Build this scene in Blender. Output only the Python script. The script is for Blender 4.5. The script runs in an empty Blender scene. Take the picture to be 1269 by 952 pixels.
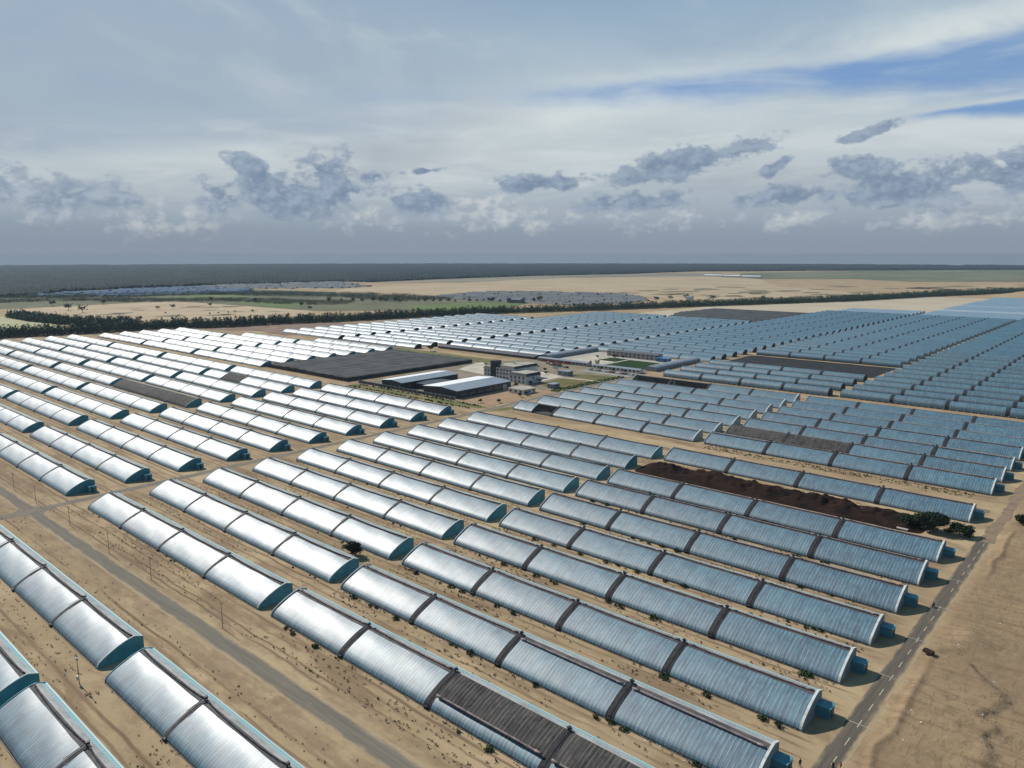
import bpy, bmesh, math, random
import numpy as np
from mathutils import Vector, Matrix
R = math.radians
rnd = random.Random(7)
nrng = np.random.default_rng(11)
S = bpy.context.scene
COL = S.collection

# ------------------------------------------------------------------ camera
cam = bpy.data.cameras.new('camera')
camo = bpy.data.objects.new('camera', cam)
COL.objects.link(camo)
camo.location = (0, 0, 100)
camo.rotation_euler = (R(90 - 9.806), 0, R(41.577))
cam.sensor_width = 36
cam.lens = 26.264
cam.clip_start = 0.5
cam.clip_end = 60000
S.camera = camo

# ------------------------------------------------------------------ view
SUN_EL, SUN_AZ_Y = 40.0, 0.02           # sun stands over -X, a touch towards +Y
S.view_settings.view_transform = 'Standard'
S.view_settings.look = 'None'
S.view_settings.gamma = 1
S.view_settings.exposure = 0.0
S.view_settings.use_curve_mapping = False

# ------------------------------------------------------------------ node helpers
class V:
    """a float socket with arithmetic"""
    def __init__(s, nt, sock): s.nt, s.k = nt, sock
    def _b(s, op, o, c=None, clamp=False):
        n = s.nt.nodes.new('ShaderNodeMath'); n.operation = op; n.use_clamp = clamp
        for i, v in enumerate((s, o, c)):
            if v is None: continue
            if isinstance(v, V): s.nt.links.new(v.k, n.inputs[i])
            else: n.inputs[i].default_value = v
        return V(s.nt, n.outputs[0])
    def __add__(s, o): return s._b('ADD', o)
    def __radd__(s, o): return s._b('ADD', o)
    def __sub__(s, o): return s._b('SUBTRACT', o)
    def __rsub__(s, o): return (s * -1.0) + o
    def __mul__(s, o): return s._b('MULTIPLY', o)
    def __rmul__(s, o): return s._b('MULTIPLY', o)
    def __truediv__(s, o): return s._b('DIVIDE', o)
    def abs(s): return s._b('ABSOLUTE', 0)
    def sq(s): return s * s
    def sqrt(s): return s._b('SQRT', 0)
    def max(s, o): return s._b('MAXIMUM', o)
    def min(s, o): return s._b('MINIMUM', o)
    def mod(s, o): return s._b('FLOORED_MODULO', o)
    def step(s, a, b, lo=0.0, hi=1.0):
        n = s.nt.nodes.new('ShaderNodeMapRange'); n.interpolation_type = 'SMOOTHSTEP'
        s.nt.links.new(s.k, n.inputs[0])
        for i, v in zip((1, 2, 3, 4), (a, b, lo, hi)): n.inputs[i].default_value = v
        return V(s.nt, n.outputs[0])
def node(nt, t, **kw):
    n = nt.nodes.new(t)
    for k, v in kw.items(): setattr(n, k, v)
    return n
def comb(nt, x, y, z=0.0):
    n = nt.nodes.new('ShaderNodeCombineXYZ')
    for i, v in enumerate((x, y, z)):
        if isinstance(v, V): nt.links.new(v.k, n.inputs[i])
        else: n.inputs[i].default_value = v
    return n.outputs[0]
def noise(nt, vec, scale=1.0, detail=4.0, rough=0.55, dist=0.0):
    n = nt.nodes.new('ShaderNodeTexNoise')
    if vec is not None: nt.links.new(vec, n.inputs['Vector'])
    n.inputs['Scale'].default_value = scale; n.inputs['Detail'].default_value = detail
    n.inputs['Roughness'].default_value = rough; n.inputs['Distortion'].default_value = dist
    return V(nt, n.outputs['Fac'])
def mixc(nt, f, a, b):
    n = nt.nodes.new('ShaderNodeMix'); n.data_type = 'RGBA'
    for i, v in ((0, f), (6, a), (7, b)):
        if isinstance(v, V): nt.links.new(v.k, n.inputs[i])
        elif isinstance(v, (float, int)): n.inputs[i].default_value = v
        elif isinstance(v, tuple): n.inputs[i].default_value = (*v, 1) if len(v) == 3 else v
        else: nt.links.new(v, n.inputs[i])
    return n.outputs[2]
def ramp(nt, f, stops):
    n = nt.nodes.new('ShaderNodeValToRGB')
    e = n.color_ramp.elements
    while len(e) < len(stops): e.new(0.5)
    for el, (p, c) in zip(e, stops): el.position = p; el.color = (*c, 1)
    nt.links.new(f.k, n.inputs[0])
    return n.outputs[0]

# ------------------------------------------------------------------ world: Nishita sky under layers of cloud
W = bpy.data.worlds.new("World"); S.world = W; W.use_nodes = True
nt = W.node_tree; nt.nodes.clear()
sky = node(nt, 'ShaderNodeTexSky', sky_type='NISHITA', sun_disc=False)
sky.sun_elevation = R(SUN_EL); sky.sun_rotation = R(270); sky.altitude = 1200
sky.dust_density = 1.6; sky.air_density = 1.0
SKY_STRENGTH = 0.1
tc = node(nt, 'ShaderNodeTexCoord')
sx = node(nt, 'ShaderNodeSeparateXYZ'); nt.links.new(tc.outputs['Generated'], sx.inputs[0])
dx, dy, dz = (V(nt, sx.outputs[i]) for i in range(3))
# azimuth measured from the bearing N 41.6 W, elevation, both in degrees
sa, ca = math.sin(R(41.577)), math.cos(R(41.577))
fx = dy * ca - dx * sa
rx = dx * ca + dy * sa
az = rx._b('ARCTAN2', fx) * 57.2958
el = dz._b('ARCSINE', 0) * 57.2958
big = noise(nt, comb(nt, az * 0.045, el * 0.16, 3.1), 1.0, 5, 0.55, 0.3)        # long streaks
fine = noise(nt, comb(nt, az * 0.16, el * 0.42, 9.7), 1.0, 6, 0.6, 0.2)
puff = noise(nt, comb(nt, az * 0.40, el * 0.66, 1.3), 1.0, 9, 0.58, 0.15)
lump = noise(nt, comb(nt, az * 0.95, el * 1.25, 6.1), 1.0, 7, 0.56, 0.1)
lumpy = puff * 0.62 + lump * 0.38
wisp = noise(nt, comb(nt, az * 0.09 - el * 0.02, el * 0.55, 5.5), 1.0, 6, 0.6, 0.6)
eln = (el / 30.0)._b('ADD', 0.0, None, True)
base = ramp(nt, eln, [(0.0, (0.25, 0.305, 0.370)), (0.06, (0.28, 0.345, 0.42)), (0.13, (0.39, 0.46, 0.52)),
                      (0.24, (0.53, 0.60, 0.63)), (0.36, (0.47, 0.555, 0.615)), (0.5, (0.36, 0.475, 0.585)), (0.72, (0.17, 0.30, 0.48)), (1.0, (0.09, 0.26, 0.45))])
# brighter streak that climbs from the left horizon to the upper right
crest = az * 0.118 + 9.9 + (fine - 0.5) * 3.0
crest2 = crest.min(15.0)
d1 = (el - crest2) / 1.5
glow = (d1 * d1 * -1.0)._b('EXPONENT', 0) * az.step(-34, -4, 0.3, 1.0)
base = mixc(nt, glow * 0.85, base, (0.68, 0.74, 0.74))
# grey-blue veil on the left above the pale band
veil = az.step(8, -14) * (el + (big - 0.5) * 5.0 - az * 0.1).step(8.2, 10.6) * el.step(24, 13)
base = mixc(nt, veil * 0.8, base, (0.345, 0.435, 0.535))
base = mixc(nt, (wisp.step(0.42, 0.70) * el.step(2, 6) * 0.75 * (el - az * 0.12).step(13, 9)), base, (0.63, 0.69, 0.71))
base = mixc(nt, (big.step(0.5, 0.7) * el.step(1, 5) * el.step(12, 8) * 0.5), base, (0.34, 0.39, 0.46))
soft = noise(nt, comb(nt, az * 0.06 + el * 0.03, el * 0.11, 21.0), 1.0, 5, 0.55, 0.8)
base = mixc(nt, soft.step(0.50, 0.72) * el.step(8, 12) * 0.45, base, (0.56, 0.63, 0.66))
base = mixc(nt, soft.step(0.48, 0.30) * el.step(8, 12) * 0.40, base, (0.29, 0.40, 0.53))
# openings of clear sky
nsky = nt.nodes.new('ShaderNodeVectorMath'); nsky.operation = 'MULTIPLY'
nt.links.new(sky.outputs[0], nsky.inputs[0]); nsky.inputs[1].default_value = (0.075, 0.075, 0.08)
clear = mixc(nt, 0.75, nsky.outputs[0], (0.200, 0.360, 0.64))
top = az * 0.040 + 12.15 + (fine - 0.5) * 1.6
bot = (az - 6.0)._b('ADD', 0) * -0.040 + 11.05 + (fine - 0.5) * 2.2 + (az - 22.0).abs().step(9, 0, 0, 0.35)
op1 = (top - el).step(-0.10, 1.0) * (el - bot).step(-1.0, 0.9) * az.step(-3.5, 6) 
op1 = op1 * wisp.step(0.82, 0.35, 0.35, 1.0)
top2 = az * 0.06 + 7.5 + (fine - 0.5) * 0.8
bot2 = az * -0.07 + 10.6 + (fine - 0.5) * 0.8
op2 = (top2 - el).step(-0.05, 0.35) * (el - bot2).step(-0.2, 0.5) * az.step(25.5, 28.5)
op3 = (((el - 10.9 - (az + 12) * 0.05).abs() * -1.0 + (fine - 0.5) * 1.0).step(-0.7, 0.0) * az.step(-16, -11) * az.step(-1, -6)) * 0.16
opn = op1.max(op2).max(op3)
base = mixc(nt, opn, base, clear)
def blobs(lst, amp, nz, soft=0.18):
    m = None
    for (a0, e0, ra, re, rot) in lst:
        da, de = az - a0, el - e0
        c, s = math.cos(R(rot)), math.sin(R(rot))
        u = (da * c + de * s) / ra; v = (de * c - da * s) / re
        b = (u * u + v * v).sqrt() * -1.0 + 1.0
        m = b if m is None else m.max(b)
    return (m + (nz - 0.5) * amp + 0.06).step(0.0, soft)
# light on the heaps: thinner towards the sun (left and up) means a lit side
puffs = noise(nt, comb(nt, (az - 0.75) * 0.40, (el + 0.55) * 0.66, 1.3), 1.0, 6, 0.6, 0.15)
lumps = noise(nt, comb(nt, (az - 0.30) * 0.95, (el + 0.30) * 1.25, 6.1), 1.0, 6, 0.6, 0.1)
relief = ((puff - puffs) * 1.6 + (lump - lumps) * 1.1)
lit = relief.step(-0.30, 0.34)
white = blobs([(-24.3, 2.5, 6.5, 1.3, 2), (-11.0, 2.8, 3.8, 1.5, 0), (-3.0, 3.4, 4.8, 1.8, 0), (29, 2.7, 4.8, 1.3, 0),
               (-31, 3.2, 4.5, 1.7, 0), (2.0, 2.7, 4.5, 1.0, 0), (20, 2.5, 4.0, .8, 0), (10, 2.7, 5.0, 1.0, 0)], 5.0, lumpy, 1.05)
wcol = mixc(nt, lit, (0.33, 0.39, 0.47), (0.66, 0.69, 0.68))
base = mixc(nt, white * 0.62, base, wcol)
dark = blobs([(-15.6, 3.9, 6.2, 1.9, 4), (-13.2, 5.0, 2.4, 2.2, 60), (-18.8, 6.2, 1.5, .8, -30), (-18.0, 5.3, 1.2, .7, -50), (-20.5, 3.8, 2.4, 1.2, 0),
              (-29.5, 3.7, 3.6, 1.7, 10), (-34.0, 4.2, 2.0, 1.5, 0), (-7.0, 3.7, 3.4, 1.3, 0), (-10.2, 5.6, 1.2, .5, 10), (-6.3, 6.1, 1.8, .25, 8),
              (12.4, 6.6, 5.4, 1.25, 13), (16.6, 7.5, 2.9, .95, 12), (2.4, 5.2, 4.2, .7, 2),
              (23.8, 5.9, 2.9, .9, 10), (27.6, 4.4, 6.6, 1.8, 6), (33.4, 4.9, 3.2, 1.3, 8), (24.5, 8.0, 2.1, .40, 16),
              (20.0, 4.0, 4.8, .9, 3), (9.0, 3.8, 5.5, .8, 2), (19.0, 6.2, 1.2, .5, 30)], 5.6, lumpy, 0.66)
shade = mixc(nt, relief.step(-0.34, 0.44), (0.180, 0.250, 0.365), (0.325, 0.400, 0.50))
base = mixc(nt, dark * el.step(1.6, 4.6, 0.58, 0.94) * az.step(-36, -14, 0.72, 1.0), base, shade)
base = mixc(nt, az.abs().step(55, 120) * 0.62, base, (0.05, 0.07, 0.11))  # unseen sky beside and behind the camera darkened to cut fill, deepen shadows
low = el.step(2.6, 0.6) * az.abs().step(120, 60)
base = mixc(nt, low * 0.75, base, (0.262, 0.310, 0.382))
gain = nt.nodes.new('ShaderNodeVectorMath'); gain.operation = 'SCALE'; gain.inputs['Scale'].default_value = 1.0 / SKY_STRENGTH
nt.links.new(base, gain.inputs[0])
bg = node(nt, 'ShaderNodeBackground'); bg.inputs['Strength'].default_value = SKY_STRENGTH
nt.links.new(gain.outputs[0], bg.inputs['Color'])
wo = node(nt, 'ShaderNodeOutputWorld'); nt.links.new(bg.outputs[0], wo.inputs[0])

# ------------------------------------------------------------------ sun
sl = bpy.data.lights.new('sun', 'SUN'); sl.energy = 4.9; sl.angle = R(0.55); sl.color = (1.0, 0.945, 0.87)
so = bpy.data.objects.new('sun', sl); COL.objects.link(so)
to_sun = Vector((-math.cos(R(SUN_EL)), SUN_AZ_Y, math.sin(R(SUN_EL)))).normalized()
so.rotation_euler = (-to_sun).to_track_quat('-Z', 'Y').to_euler()
so.location = (0, 0, 300)

# ------------------------------------------------------------------ materials
MAT = {}
def mat(name, col=(0.5, 0.5, 0.5), rough=0.7, spec=0.3, metal=0.0, var=0.0, vscale=1.0, dirt=None, stretch=(1, 1, 1), bump=0.0, bscale=8.0):
    if name in MAT: return MAT[name]
    m = bpy.data.materials.new(name); m.use_nodes = True
    t = m.node_tree; b = t.nodes['Principled BSDF']
    b.inputs['Roughness'].default_value = rough; b.inputs['Metallic'].default_value = metal
    b.inputs['Specular IOR Level'].default_value = spec
    tcn = node(t, 'ShaderNodeTexCoord')
    mp = node(t, 'ShaderNodeMapping'); mp.inputs['Scale'].default_value = stretch
    t.links.new(tcn.outputs['Object'], mp.inputs[0])
    oi = node(t, 'ShaderNodeObjectInfo')
    sh = node(t, 'ShaderNodeVectorMath', operation='ADD')
    t.links.new(mp.outputs[0], sh.inputs[0])
    rr = V(t, oi.outputs['Random']) * 57.0
    t.links.new(comb(t, rr, rr * 0.7, 0.0), sh.inputs[1])
    if var > 0 or dirt:
        n = noise(t, sh.outputs[0], vscale, 5, 0.6)
        d = dirt if dirt else tuple(c * (1 - var) for c in col)
        c = mixc(t, n.step(0.35, 0.7), col, d)
        t.links.new(c, b.inputs['Base Color'])
    else:
        b.inputs['Base Color'].default_value = (*col, 1)
    if bump > 0:
        bn = node(t, 'ShaderNodeBump'); bn.inputs['Strength'].default_value = bump; bn.inputs['Distance'].default_value = 0.1
        t.links.new(noise(t, sh.outputs[0], bscale, 4).k, bn.inputs['Height']); t.links.new(bn.outputs[0], b.inputs['Normal'])
    MAT[name] = m
    return m

def film_mat(name, lo, hi, rough, ribs=True, spec=0.8, metal=0.0, ior=1.5, linecol=(0.29, 0.45, 0.50), coat=0.5):
    """polythene: milky blue sheet over bows, ribs every metre, wavy sag that blurs the reflection along the house"""
    m = bpy.data.materials.new(name); m.use_nodes = True; MAT[name] = m
    t = m.node_tree; b = t.nodes['Principled BSDF']
    tcn = node(t, 'ShaderNodeTexCoord'); oi = node(t, 'ShaderNodeObjectInfo')
    sp = node(t, 'ShaderNodeSeparateXYZ'); t.links.new(tcn.outputs['Object'], sp.inputs[0])
    x, y, z = (V(t, sp.outputs[i]) for i in range(3))
    r = V(t, oi.outputs['Random'])
    xo = x + r * 173.0
    across = noise(t, comb(t, xo * 0.9, y * 0.10, 0.3), 1.0, 5, 0.7)          # streaks running up the slope
    patch = noise(t, comb(t, xo * 0.06, y * 0.12, 4.0), 1.0, 3, 0.5)
    f = across.step(0.30, 0.72) * 0.7 + patch * 0.3 + (r - 0.5) * 0.30
    if ribs:
        rib = ((x / 1.0).mod(1.0) - 0.5).abs()
        brk = noise(t, comb(t, xo * 1.05, y * 0.22, 8.0), 1.0, 4, 0.65)
        line = rib.step(0.34, 0.47) * brk.step(0.36, 0.62, 0.06, 1.0)
        half = ((x / 0.5 + 0.25).mod(1.0) - 0.5).abs().step(0.36, 0.5) * brk.step(0.5, 0.7) * 0.4
        crop = noise(t, comb(t, xo * 0.35, y * 0.45, 14.0), 1.0, 5, 0.65).step(0.40, 0.66)
        f = f * 0.75 - crop * 0.30
        bn = node(t, 'ShaderNodeBump'); bn.inputs['Strength'].default_value = 0.7; bn.inputs['Distance'].default_value = 0.07
        hgt = rib * 0.6 + noise(t, comb(t, xo * 2.4, y * 0.22, 2.0), 1.0, 4, 0.6) * 1.2
        t.links.new(hgt.k, bn.inputs['Height']); t.links.new(bn.outputs[0], b.inputs['Normal'])
    col = mixc(t, f._b('ADD', 0.0, None, True), lo, hi)
    if ribs: col = mixc(t, line.max(half) * 0.50, col, linecol)
    t.links.new(col, b.inputs['Base Color'])
    rg = noise(t, comb(t, xo * 0.5, y * 0.3, 6.0), 1.0, 3) * 0.14 + (rough - 0.07)
    t.links.new(rg.k, b.inputs['Roughness'])
    b.inputs['Specular IOR Level'].default_value = spec; b.inputs['IOR'].default_value = ior
    b.inputs['Coat Weight'].default_value = coat; b.inputs['Coat Roughness'].default_value = 0.40; b.inputs['Coat IOR'].default_value = 1.45
    b.inputs['Metallic'].default_value = metal
    return m
FILM = film_mat('film', (0.003, 0.050, 0.092), (0.068, 0.200, 0.258), 0.64, spec=0.9, ior=1.62)
FILM_FAR = film_mat('film_far', (0.008, 0.074, 0.128), (0.042, 0.148, 0.208), 0.63, ribs=False, spec=0.9, ior=1.62)
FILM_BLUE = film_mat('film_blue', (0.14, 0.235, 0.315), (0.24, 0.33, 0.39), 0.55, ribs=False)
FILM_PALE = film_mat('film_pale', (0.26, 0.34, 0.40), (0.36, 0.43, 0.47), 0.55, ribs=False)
QUILT = film_mat('quilt', (0.030, 0.028, 0.028), (0.135, 0.122, 0.112), 0.85, spec=0.15, linecol=(0.30, 0.275, 0.245), coat=0.0)
QUILT_GREY = mat('quilt_grey', (0.33, 0.32, 0.31), 0.9, 0.1, dirt=(0.22, 0.21, 0.205), vscale=0.8, stretch=(1, .15, .15))
ROLL = mat('roll', (0.30, 0.24, 0.23), 0.85, 0.15, dirt=(0.16, 0.13, 0.13), vscale=0.9)
ROLLDK = mat('roll_dark', (0.10, 0.095, 0.105), 0.85, 0.15, dirt=(0.05, 0.05, 0.055), vscale=0.9)
STRIP = mat('strip', (0.040, 0.037, 0.040), 0.75, 0.2, dirt=(0.02, 0.02, 0.023), vscale=0.7)
STRIP_GLARE = mat('strip_glare', (0.115, 0.105, 0.100), 0.75, 0.2, dirt=(0.06, 0.056, 0.054), vscale=0.7)  # paler copy of the strip, sun glare put into its colour
VENT = mat('vent', (0.060, 0.060, 0.066), 0.8, 0.2, dirt=(0.13, 0.12, 0.115), vscale=0.35, stretch=(1, 2, 2))
SKIRT = mat('skirt', (0.055, 0.058, 0.062), 0.7, 0.3, dirt=(0.17, 0.16, 0.15), vscale=1.4)
TEAL = mat('teal', (0.085, 0.29, 0.345), 0.6, 0.3, dirt=(0.055, 0.21, 0.265), vscale=0.4)
TEALP = mat('teal_pale', (0.27, 0.50, 0.52), 0.55, 0.35, dirt=(0.42, 0.47, 0.46), vscale=0.25)
WALLGREY = mat('wall_render', (0.30, 0.36, 0.37), 0.8, 0.2, dirt=(0.22, 0.27, 0.29), vscale=0.5)
COPING = mat('coping', (0.62, 0.66, 0.64), 0.7, 0.25, dirt=(0.45, 0.46, 0.43), vscale=0.6)
BACKROOF = mat('back_roof', (0.40, 0.40, 0.385), 0.75, 0.25, dirt=(0.26, 0.25, 0.24), vscale=0.25, stretch=(1, 2, 2))
BLACK = mat('black_iron', (0.025, 0.025, 0.027), 0.55, 0.4)
NET = mat('net', (0.046, 0.050, 0.052), 0.85, 0.15, dirt=(0.085, 0.088, 0.088), vscale=0.07, bump=0.2, bscale=2)
GABLEDK = mat('gable_dark', (0.030, 0.036, 0.042), 0.7, 0.25, dirt=(0.02, 0.022, 0.026), vscale=0.5)
GABLELT = mat('gable_light', (0.26, 0.36, 0.39), 0.6, 0.3)
ASPHALT = mat('asphalt', (0.205, 0.178, 0.140), 0.9, 0.1, dirt=(0.165, 0.145, 0.118), vscale=0.10, bump=0.15, bscale=5)
PAINT = mat('paint', (0.62, 0.56, 0.42), 0.8, 0.2, dirt=(0.42, 0.36, 0.25), vscale=1.5)
CONC = mat('concrete', (0.42, 0.39, 0.33), 0.9, 0.2, dirt=(0.33, 0.30, 0.25), vscale=0.15)
PAVE = mat('pave', (0.52, 0.47, 0.38), 0.9, 0.2, dirt=(0.40, 0.35, 0.27), vscale=0.08)
WHITE = mat('white_wall', (0.80, 0.80, 0.78), 0.8, 0.2, dirt=(0.66, 0.66, 0.65), vscale=0.4)
PINKW = mat('pink_wall', (0.43, 0.37, 0.37), 0.8, 0.2, dirt=(0.36, 0.31, 0.31), vscale=0.4)
DKWALL = mat('dark_wall', (0.030, 0.038, 0.048), 0.5, 0.4, dirt=(0.045, 0.055, 0.065), vscale=0.3)
MANSARD = mat('mansard', (0.035, 0.037, 0.042), 0.6, 0.3, dirt=(0.055, 0.052, 0.05), vscale=0.5)
SHEET = mat('roof_sheet', (0.30, 0.34, 0.38), 0.42, 0.6, metal=0.35, var=0.12, vscale=0.2)
GREYROOF = mat('grey_roof', (0.25, 0.28, 0.31), 0.5, 0.4, dirt=(0.19, 0.22, 0.25), vscale=0.15)
GLASS = mat('glass', (0.02, 0.028, 0.035), 0.12, 0.8)
WOODPOLE = mat('pole_metal', (0.20, 0.20, 0.20), 0.5, 0.4)
RED = mat('red_cloth', (0.42, 0.035, 0.03), 0.7, 0.2)
BLUESHEET = mat('blue_sheet', (0.06, 0.20, 0.40), 0.45, 0.4)
BARK = mat('bark', (0.10, 0.08, 0.06), 0.9, 0.1)
RUST = mat('rust', (0.085, 0.040, 0.032), 0.7, 0.2, var=0.4)
TYRE = mat('tyre', (0.02, 0.02, 0.02), 0.8, 0.2)
PALE = mat('pale_litter', (0.66, 0.66, 0.64), 0.6, 0.3)
def leafmat(name, col, col2):
    m = mat(name, col, 0.7, 0.15, dirt=col2, vscale=0.7)
    return m
LEAF = leafmat('leaf', (0.045, 0.085, 0.028), (0.030, 0.055, 0.022))
LEAFDK = leafmat('leaf_dark', (0.020, 0.036, 0.018), (0.030, 0.052, 0.024))
LEAFBELT = leafmat('leaf_belt', (0.044, 0.092, 0.044), (0.026, 0.056, 0.032))
LEAFDRY = leafmat('leaf_dry', (0.085, 0.085, 0.045), (0.05, 0.055, 0.03))

def ground_mat():
    m = bpy.data.materials.new('sand_ground'); m.use_nodes = True
    t = m.node_tree; b = t.nodes['Principled BSDF']
    tcn = node(t, 'ShaderNodeTexCoord'); P = tcn.outputs['Object']
    sp = node(t, 'ShaderNodeSeparateXYZ'); t.links.new(P, sp.inputs[0])
    x, y = V(t, sp.outputs[0]), V(t, sp.outputs[1])
    def n(sx, sy, z, d=4, r=0.6, dist=0.0): return noise(t, comb(t, x * sx, y * sy, z), 1.0, d, r, dist)
    broad = n(0.012, 0.018, 1.0, 6, 0.62)
    mid = n(0.06, 0.11, 2.0, 6, 0.65, 0.4)
    fine = n(0.9, 0.9, 3.0, 5, 0.7)
    c = mixc(t, broad.step(0.36, 0.64), (0.430, 0.320, 0.190), (0.328, 0.240, 0.140))
    c = mixc(t, mid.step(0.44, 0.70) * 0.75, c, (0.235, 0.158, 0.094))
    c = mixc(t, mid.step(0.44, 0.26) * 0.6, c, (0.455, 0.335, 0.200))
    # ground worked between the rows of houses: crust and wheel lines along the rows, stony verge of the west road
    rows = x.step(-44, -50) * (y - 700.0).step(60, 0)
    far = (y - 40).step(0, 1)
    p = (y - 101.3).mod(23.65)
    wob = (n(0.05, 0.05, 7.0, 3) - 0.5) * 2.2
    def line(c0, w): return ((p + wob) - c0).abs().step(w, w * 0.25)
    tracks = line(13.4, 0.55).max(line(15.3, 0.5)).max(line(18.6, 0.6) * 0.8).max(line(21.6, 0.7))
    gate = n(0.022, 0.2, 12.0, 4, 0.6).step(0.34, 0.56)
    c = mixc(t, tracks * gate * rows * 0.9, c, (0.165, 0.110, 0.068))
    crust = (p + wob * 2 - 18.0).abs().step(6.5, 3.0) * n(0.03, 0.12, 15.0, 5, 0.65).step(0.47, 0.62) * rows
    c = mixc(t, crust * 0.8, c, (0.215, 0.145, 0.088))
    verge = ((y - 79.5) + wob).abs().step(4.0, 2.2) * x.step(-30, -60) * n(0.1, 0.3, 17.0, 5, 0.7).step(0.36, 0.6)
    verge2 = ((y - 90.5) + wob).abs().step(3.0, 1.0) * x.step(-30, -60) * n(0.1, 0.3, 19.0, 5, 0.7).step(0.42, 0.62)
    c = mixc(t, verge.max(verge2) * 0.5, c, (0.185, 0.125, 0.085))
    # bulldozed desert east of the dashed road: scraping marks
    east = x.step(-40, -36)
    scr = n(0.05, 0.55, 21.0, 6, 0.7, 1.0)
    rill = n(0.5, 0.16, 41.0, 6, 0.72, 1.6)
    c = mixc(t, east * 0.75, c, (0.268, 0.188, 0.108))
    c = mixc(t, east * rill.step(0.5, 0.62) * 0.65, c, (0.17, 0.118, 0.072))
    c = mixc(t, east * broad.step(0.42, 0.6) * 0.5, c, (0.225, 0.158, 0.100))
    c = mixc(t, east * scr.step(0.5, 0.64) * 0.8, c, (0.205, 0.138, 0.082))
    c = mixc(t, east * scr.step(0.42, 0.28) * 0.35, c, (0.40, 0.27, 0.145))
    c = mixc(t, fine.step(0.55, 0.75) * 0.35, c, (0.20, 0.135, 0.08))
    peb = n(3.2, 3.2, 5.0, 3, 0.7)
    c = mixc(t, peb.step(0.62, 0.74) * 0.3, c, (0.16, 0.115, 0.075))
    t.links.new(c, b.inputs['Base Color'])
    b.inputs['Roughness'].default_value = 0.95; b.inputs['Specular IOR Level'].default_value = 0.1
    bn = node(t, 'ShaderNodeBump'); bn.inputs['Strength'].default_value = 0.6; bn.inputs['Distance'].default_value = 0.5
    h = mid * 0.8 + scr * east * 0.8 + rill * east * 0.5 + n(0.35, 0.5, 31.0, 5, 0.6) * 0.35 + fine * 0.12
    t.links.new(h.k, bn.inputs['Height']); t.links.new(bn.outputs[0], b.inputs['Normal'])
    return m
SAND = ground_mat()

# ------------------------------------------------------------------ mesh helpers
class MB:
    def __init__(s): s.v = []; s.f = []; s.m = []
    def quad(s, a, b, c, d, mi=0):
        i = len(s.v); s.v += [a, b, c, d]; s.f.append((i, i + 1, i + 2, i + 3)); s.m.append(mi)
    def poly(s, pts, mi=0):
        i = len(s.v); s.v += list(pts); s.f.append(tuple(range(i, i + len(pts)))); s.m.append(mi)
    def box(s, x0, x1, y0, y1, z0, z1, mi=0):
        i = len(s.v)
        s.v += [(x0, y0, z0), (x1, y0, z0), (x1, y1, z0), (x0, y1, z0), (x0, y0, z1), (x1, y0, z1), (x1, y1, z1), (x0, y1, z1)]
        for q in ((0, 3, 2, 1), (4, 5, 6, 7), (0, 1, 5, 4), (1, 2, 6, 5), (2, 3, 7, 6), (3, 0, 4, 7)):
            s.f.append(tuple(i + k for k in q)); s.m.append(mi)
    def sweep(s, prof, xs, mi=0, wob=None):
        """profile of (y,z) carried along x"""
        i = len(s.v); n = len(prof)
        for k, x in enumerate(xs):
            for (y, z) in prof:
                dz = wob(k, x, y) if wob else 0
                s.v.append((x, y, z + dz))
        for k in range(len(xs) - 1):
            for j in range(n - 1):
                a = i + k * n + j
                s.f.append((a, a + n, a + n + 1, a + 1)); s.m.append(mi)
    def tube(s, p0, p1, r0, r1=None, n=6, mi=0, caps=True):
        r1 = r0 if r1 is None else r1
        p0, p1 = Vector(p0), Vector(p1); d = (p1 - p0).normalized()
        a = d.orthogonal().normalized(); b = d.cross(a)
        i = len(s.v)
        for p, r in ((p0, r0), (p1, r1)):
            for k in range(n):
                t = 2 * math.pi * k / n
                s.v.append(tuple(p + a * (r * math.cos(t)) + b * (r * math.sin(t))))
        for k in range(n):
            s.f.append((i + k, i + (k + 1) % n, i + n + (k + 1) % n, i + n + k)); s.m.append(mi)
        if caps:
            s.f.append(tuple(i + k for k in range(n - 1, -1, -1))); s.m.append(mi)
            s.f.append(tuple(i + n + k for k in range(n))); s.m.append(mi)
    def mesh(s, name, mats, smooth=False):
        me = bpy.data.meshes.new(name); me.from_pydata(s.v, [], s.f)
        for m in (mats if isinstance(mats, (list, tuple)) else [mats]): me.materials.append(m)
        me.polygons.foreach_set('material_index', s.m)
        if smooth: me.polygons.foreach_set('use_smooth', [True] * len(s.f))
        me.update()
        return me
def fast_mesh(name, verts, faces, mats, mi=None, smooth=False):
    """numpy arrays; all faces with the same number of corners"""
    me = bpy.data.meshes.new(name); nf, k = faces.shape
    me.vertices.add(len(verts)); me.vertices.foreach_set('co', verts.astype(np.float32).ravel())
    me.loops.add(nf * k); me.loops.foreach_set('vertex_index', faces.astype(np.int32).ravel())
    me.polygons.add(nf); me.polygons.foreach_set('loop_start', np.arange(0, nf * k, k, dtype=np.int32))
    me.polygons.foreach_set('loop_total', np.full(nf, k, dtype=np.int32))
    for m in (mats if isinstance(mats, (list, tuple)) else [mats]): me.materials.append(m)
    if mi is not None: me.polygons.foreach_set('material_index', mi.astype(np.int32))
    if smooth: me.polygons.foreach_set('use_smooth', np.ones(nf, dtype=bool))
    me.update(calc_edges=True); me.validate()
    return me
def link(name, data, parent=None, loc=(0, 0, 0), rz=0.0, scale=None):
    o = bpy.data.objects.new(name, data); COL.objects.link(o)
    o.location = loc; o.rotation_euler = (0, 0, rz)
    if scale: o.scale = scale
    if parent: o.parent = parent
    return o
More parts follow.
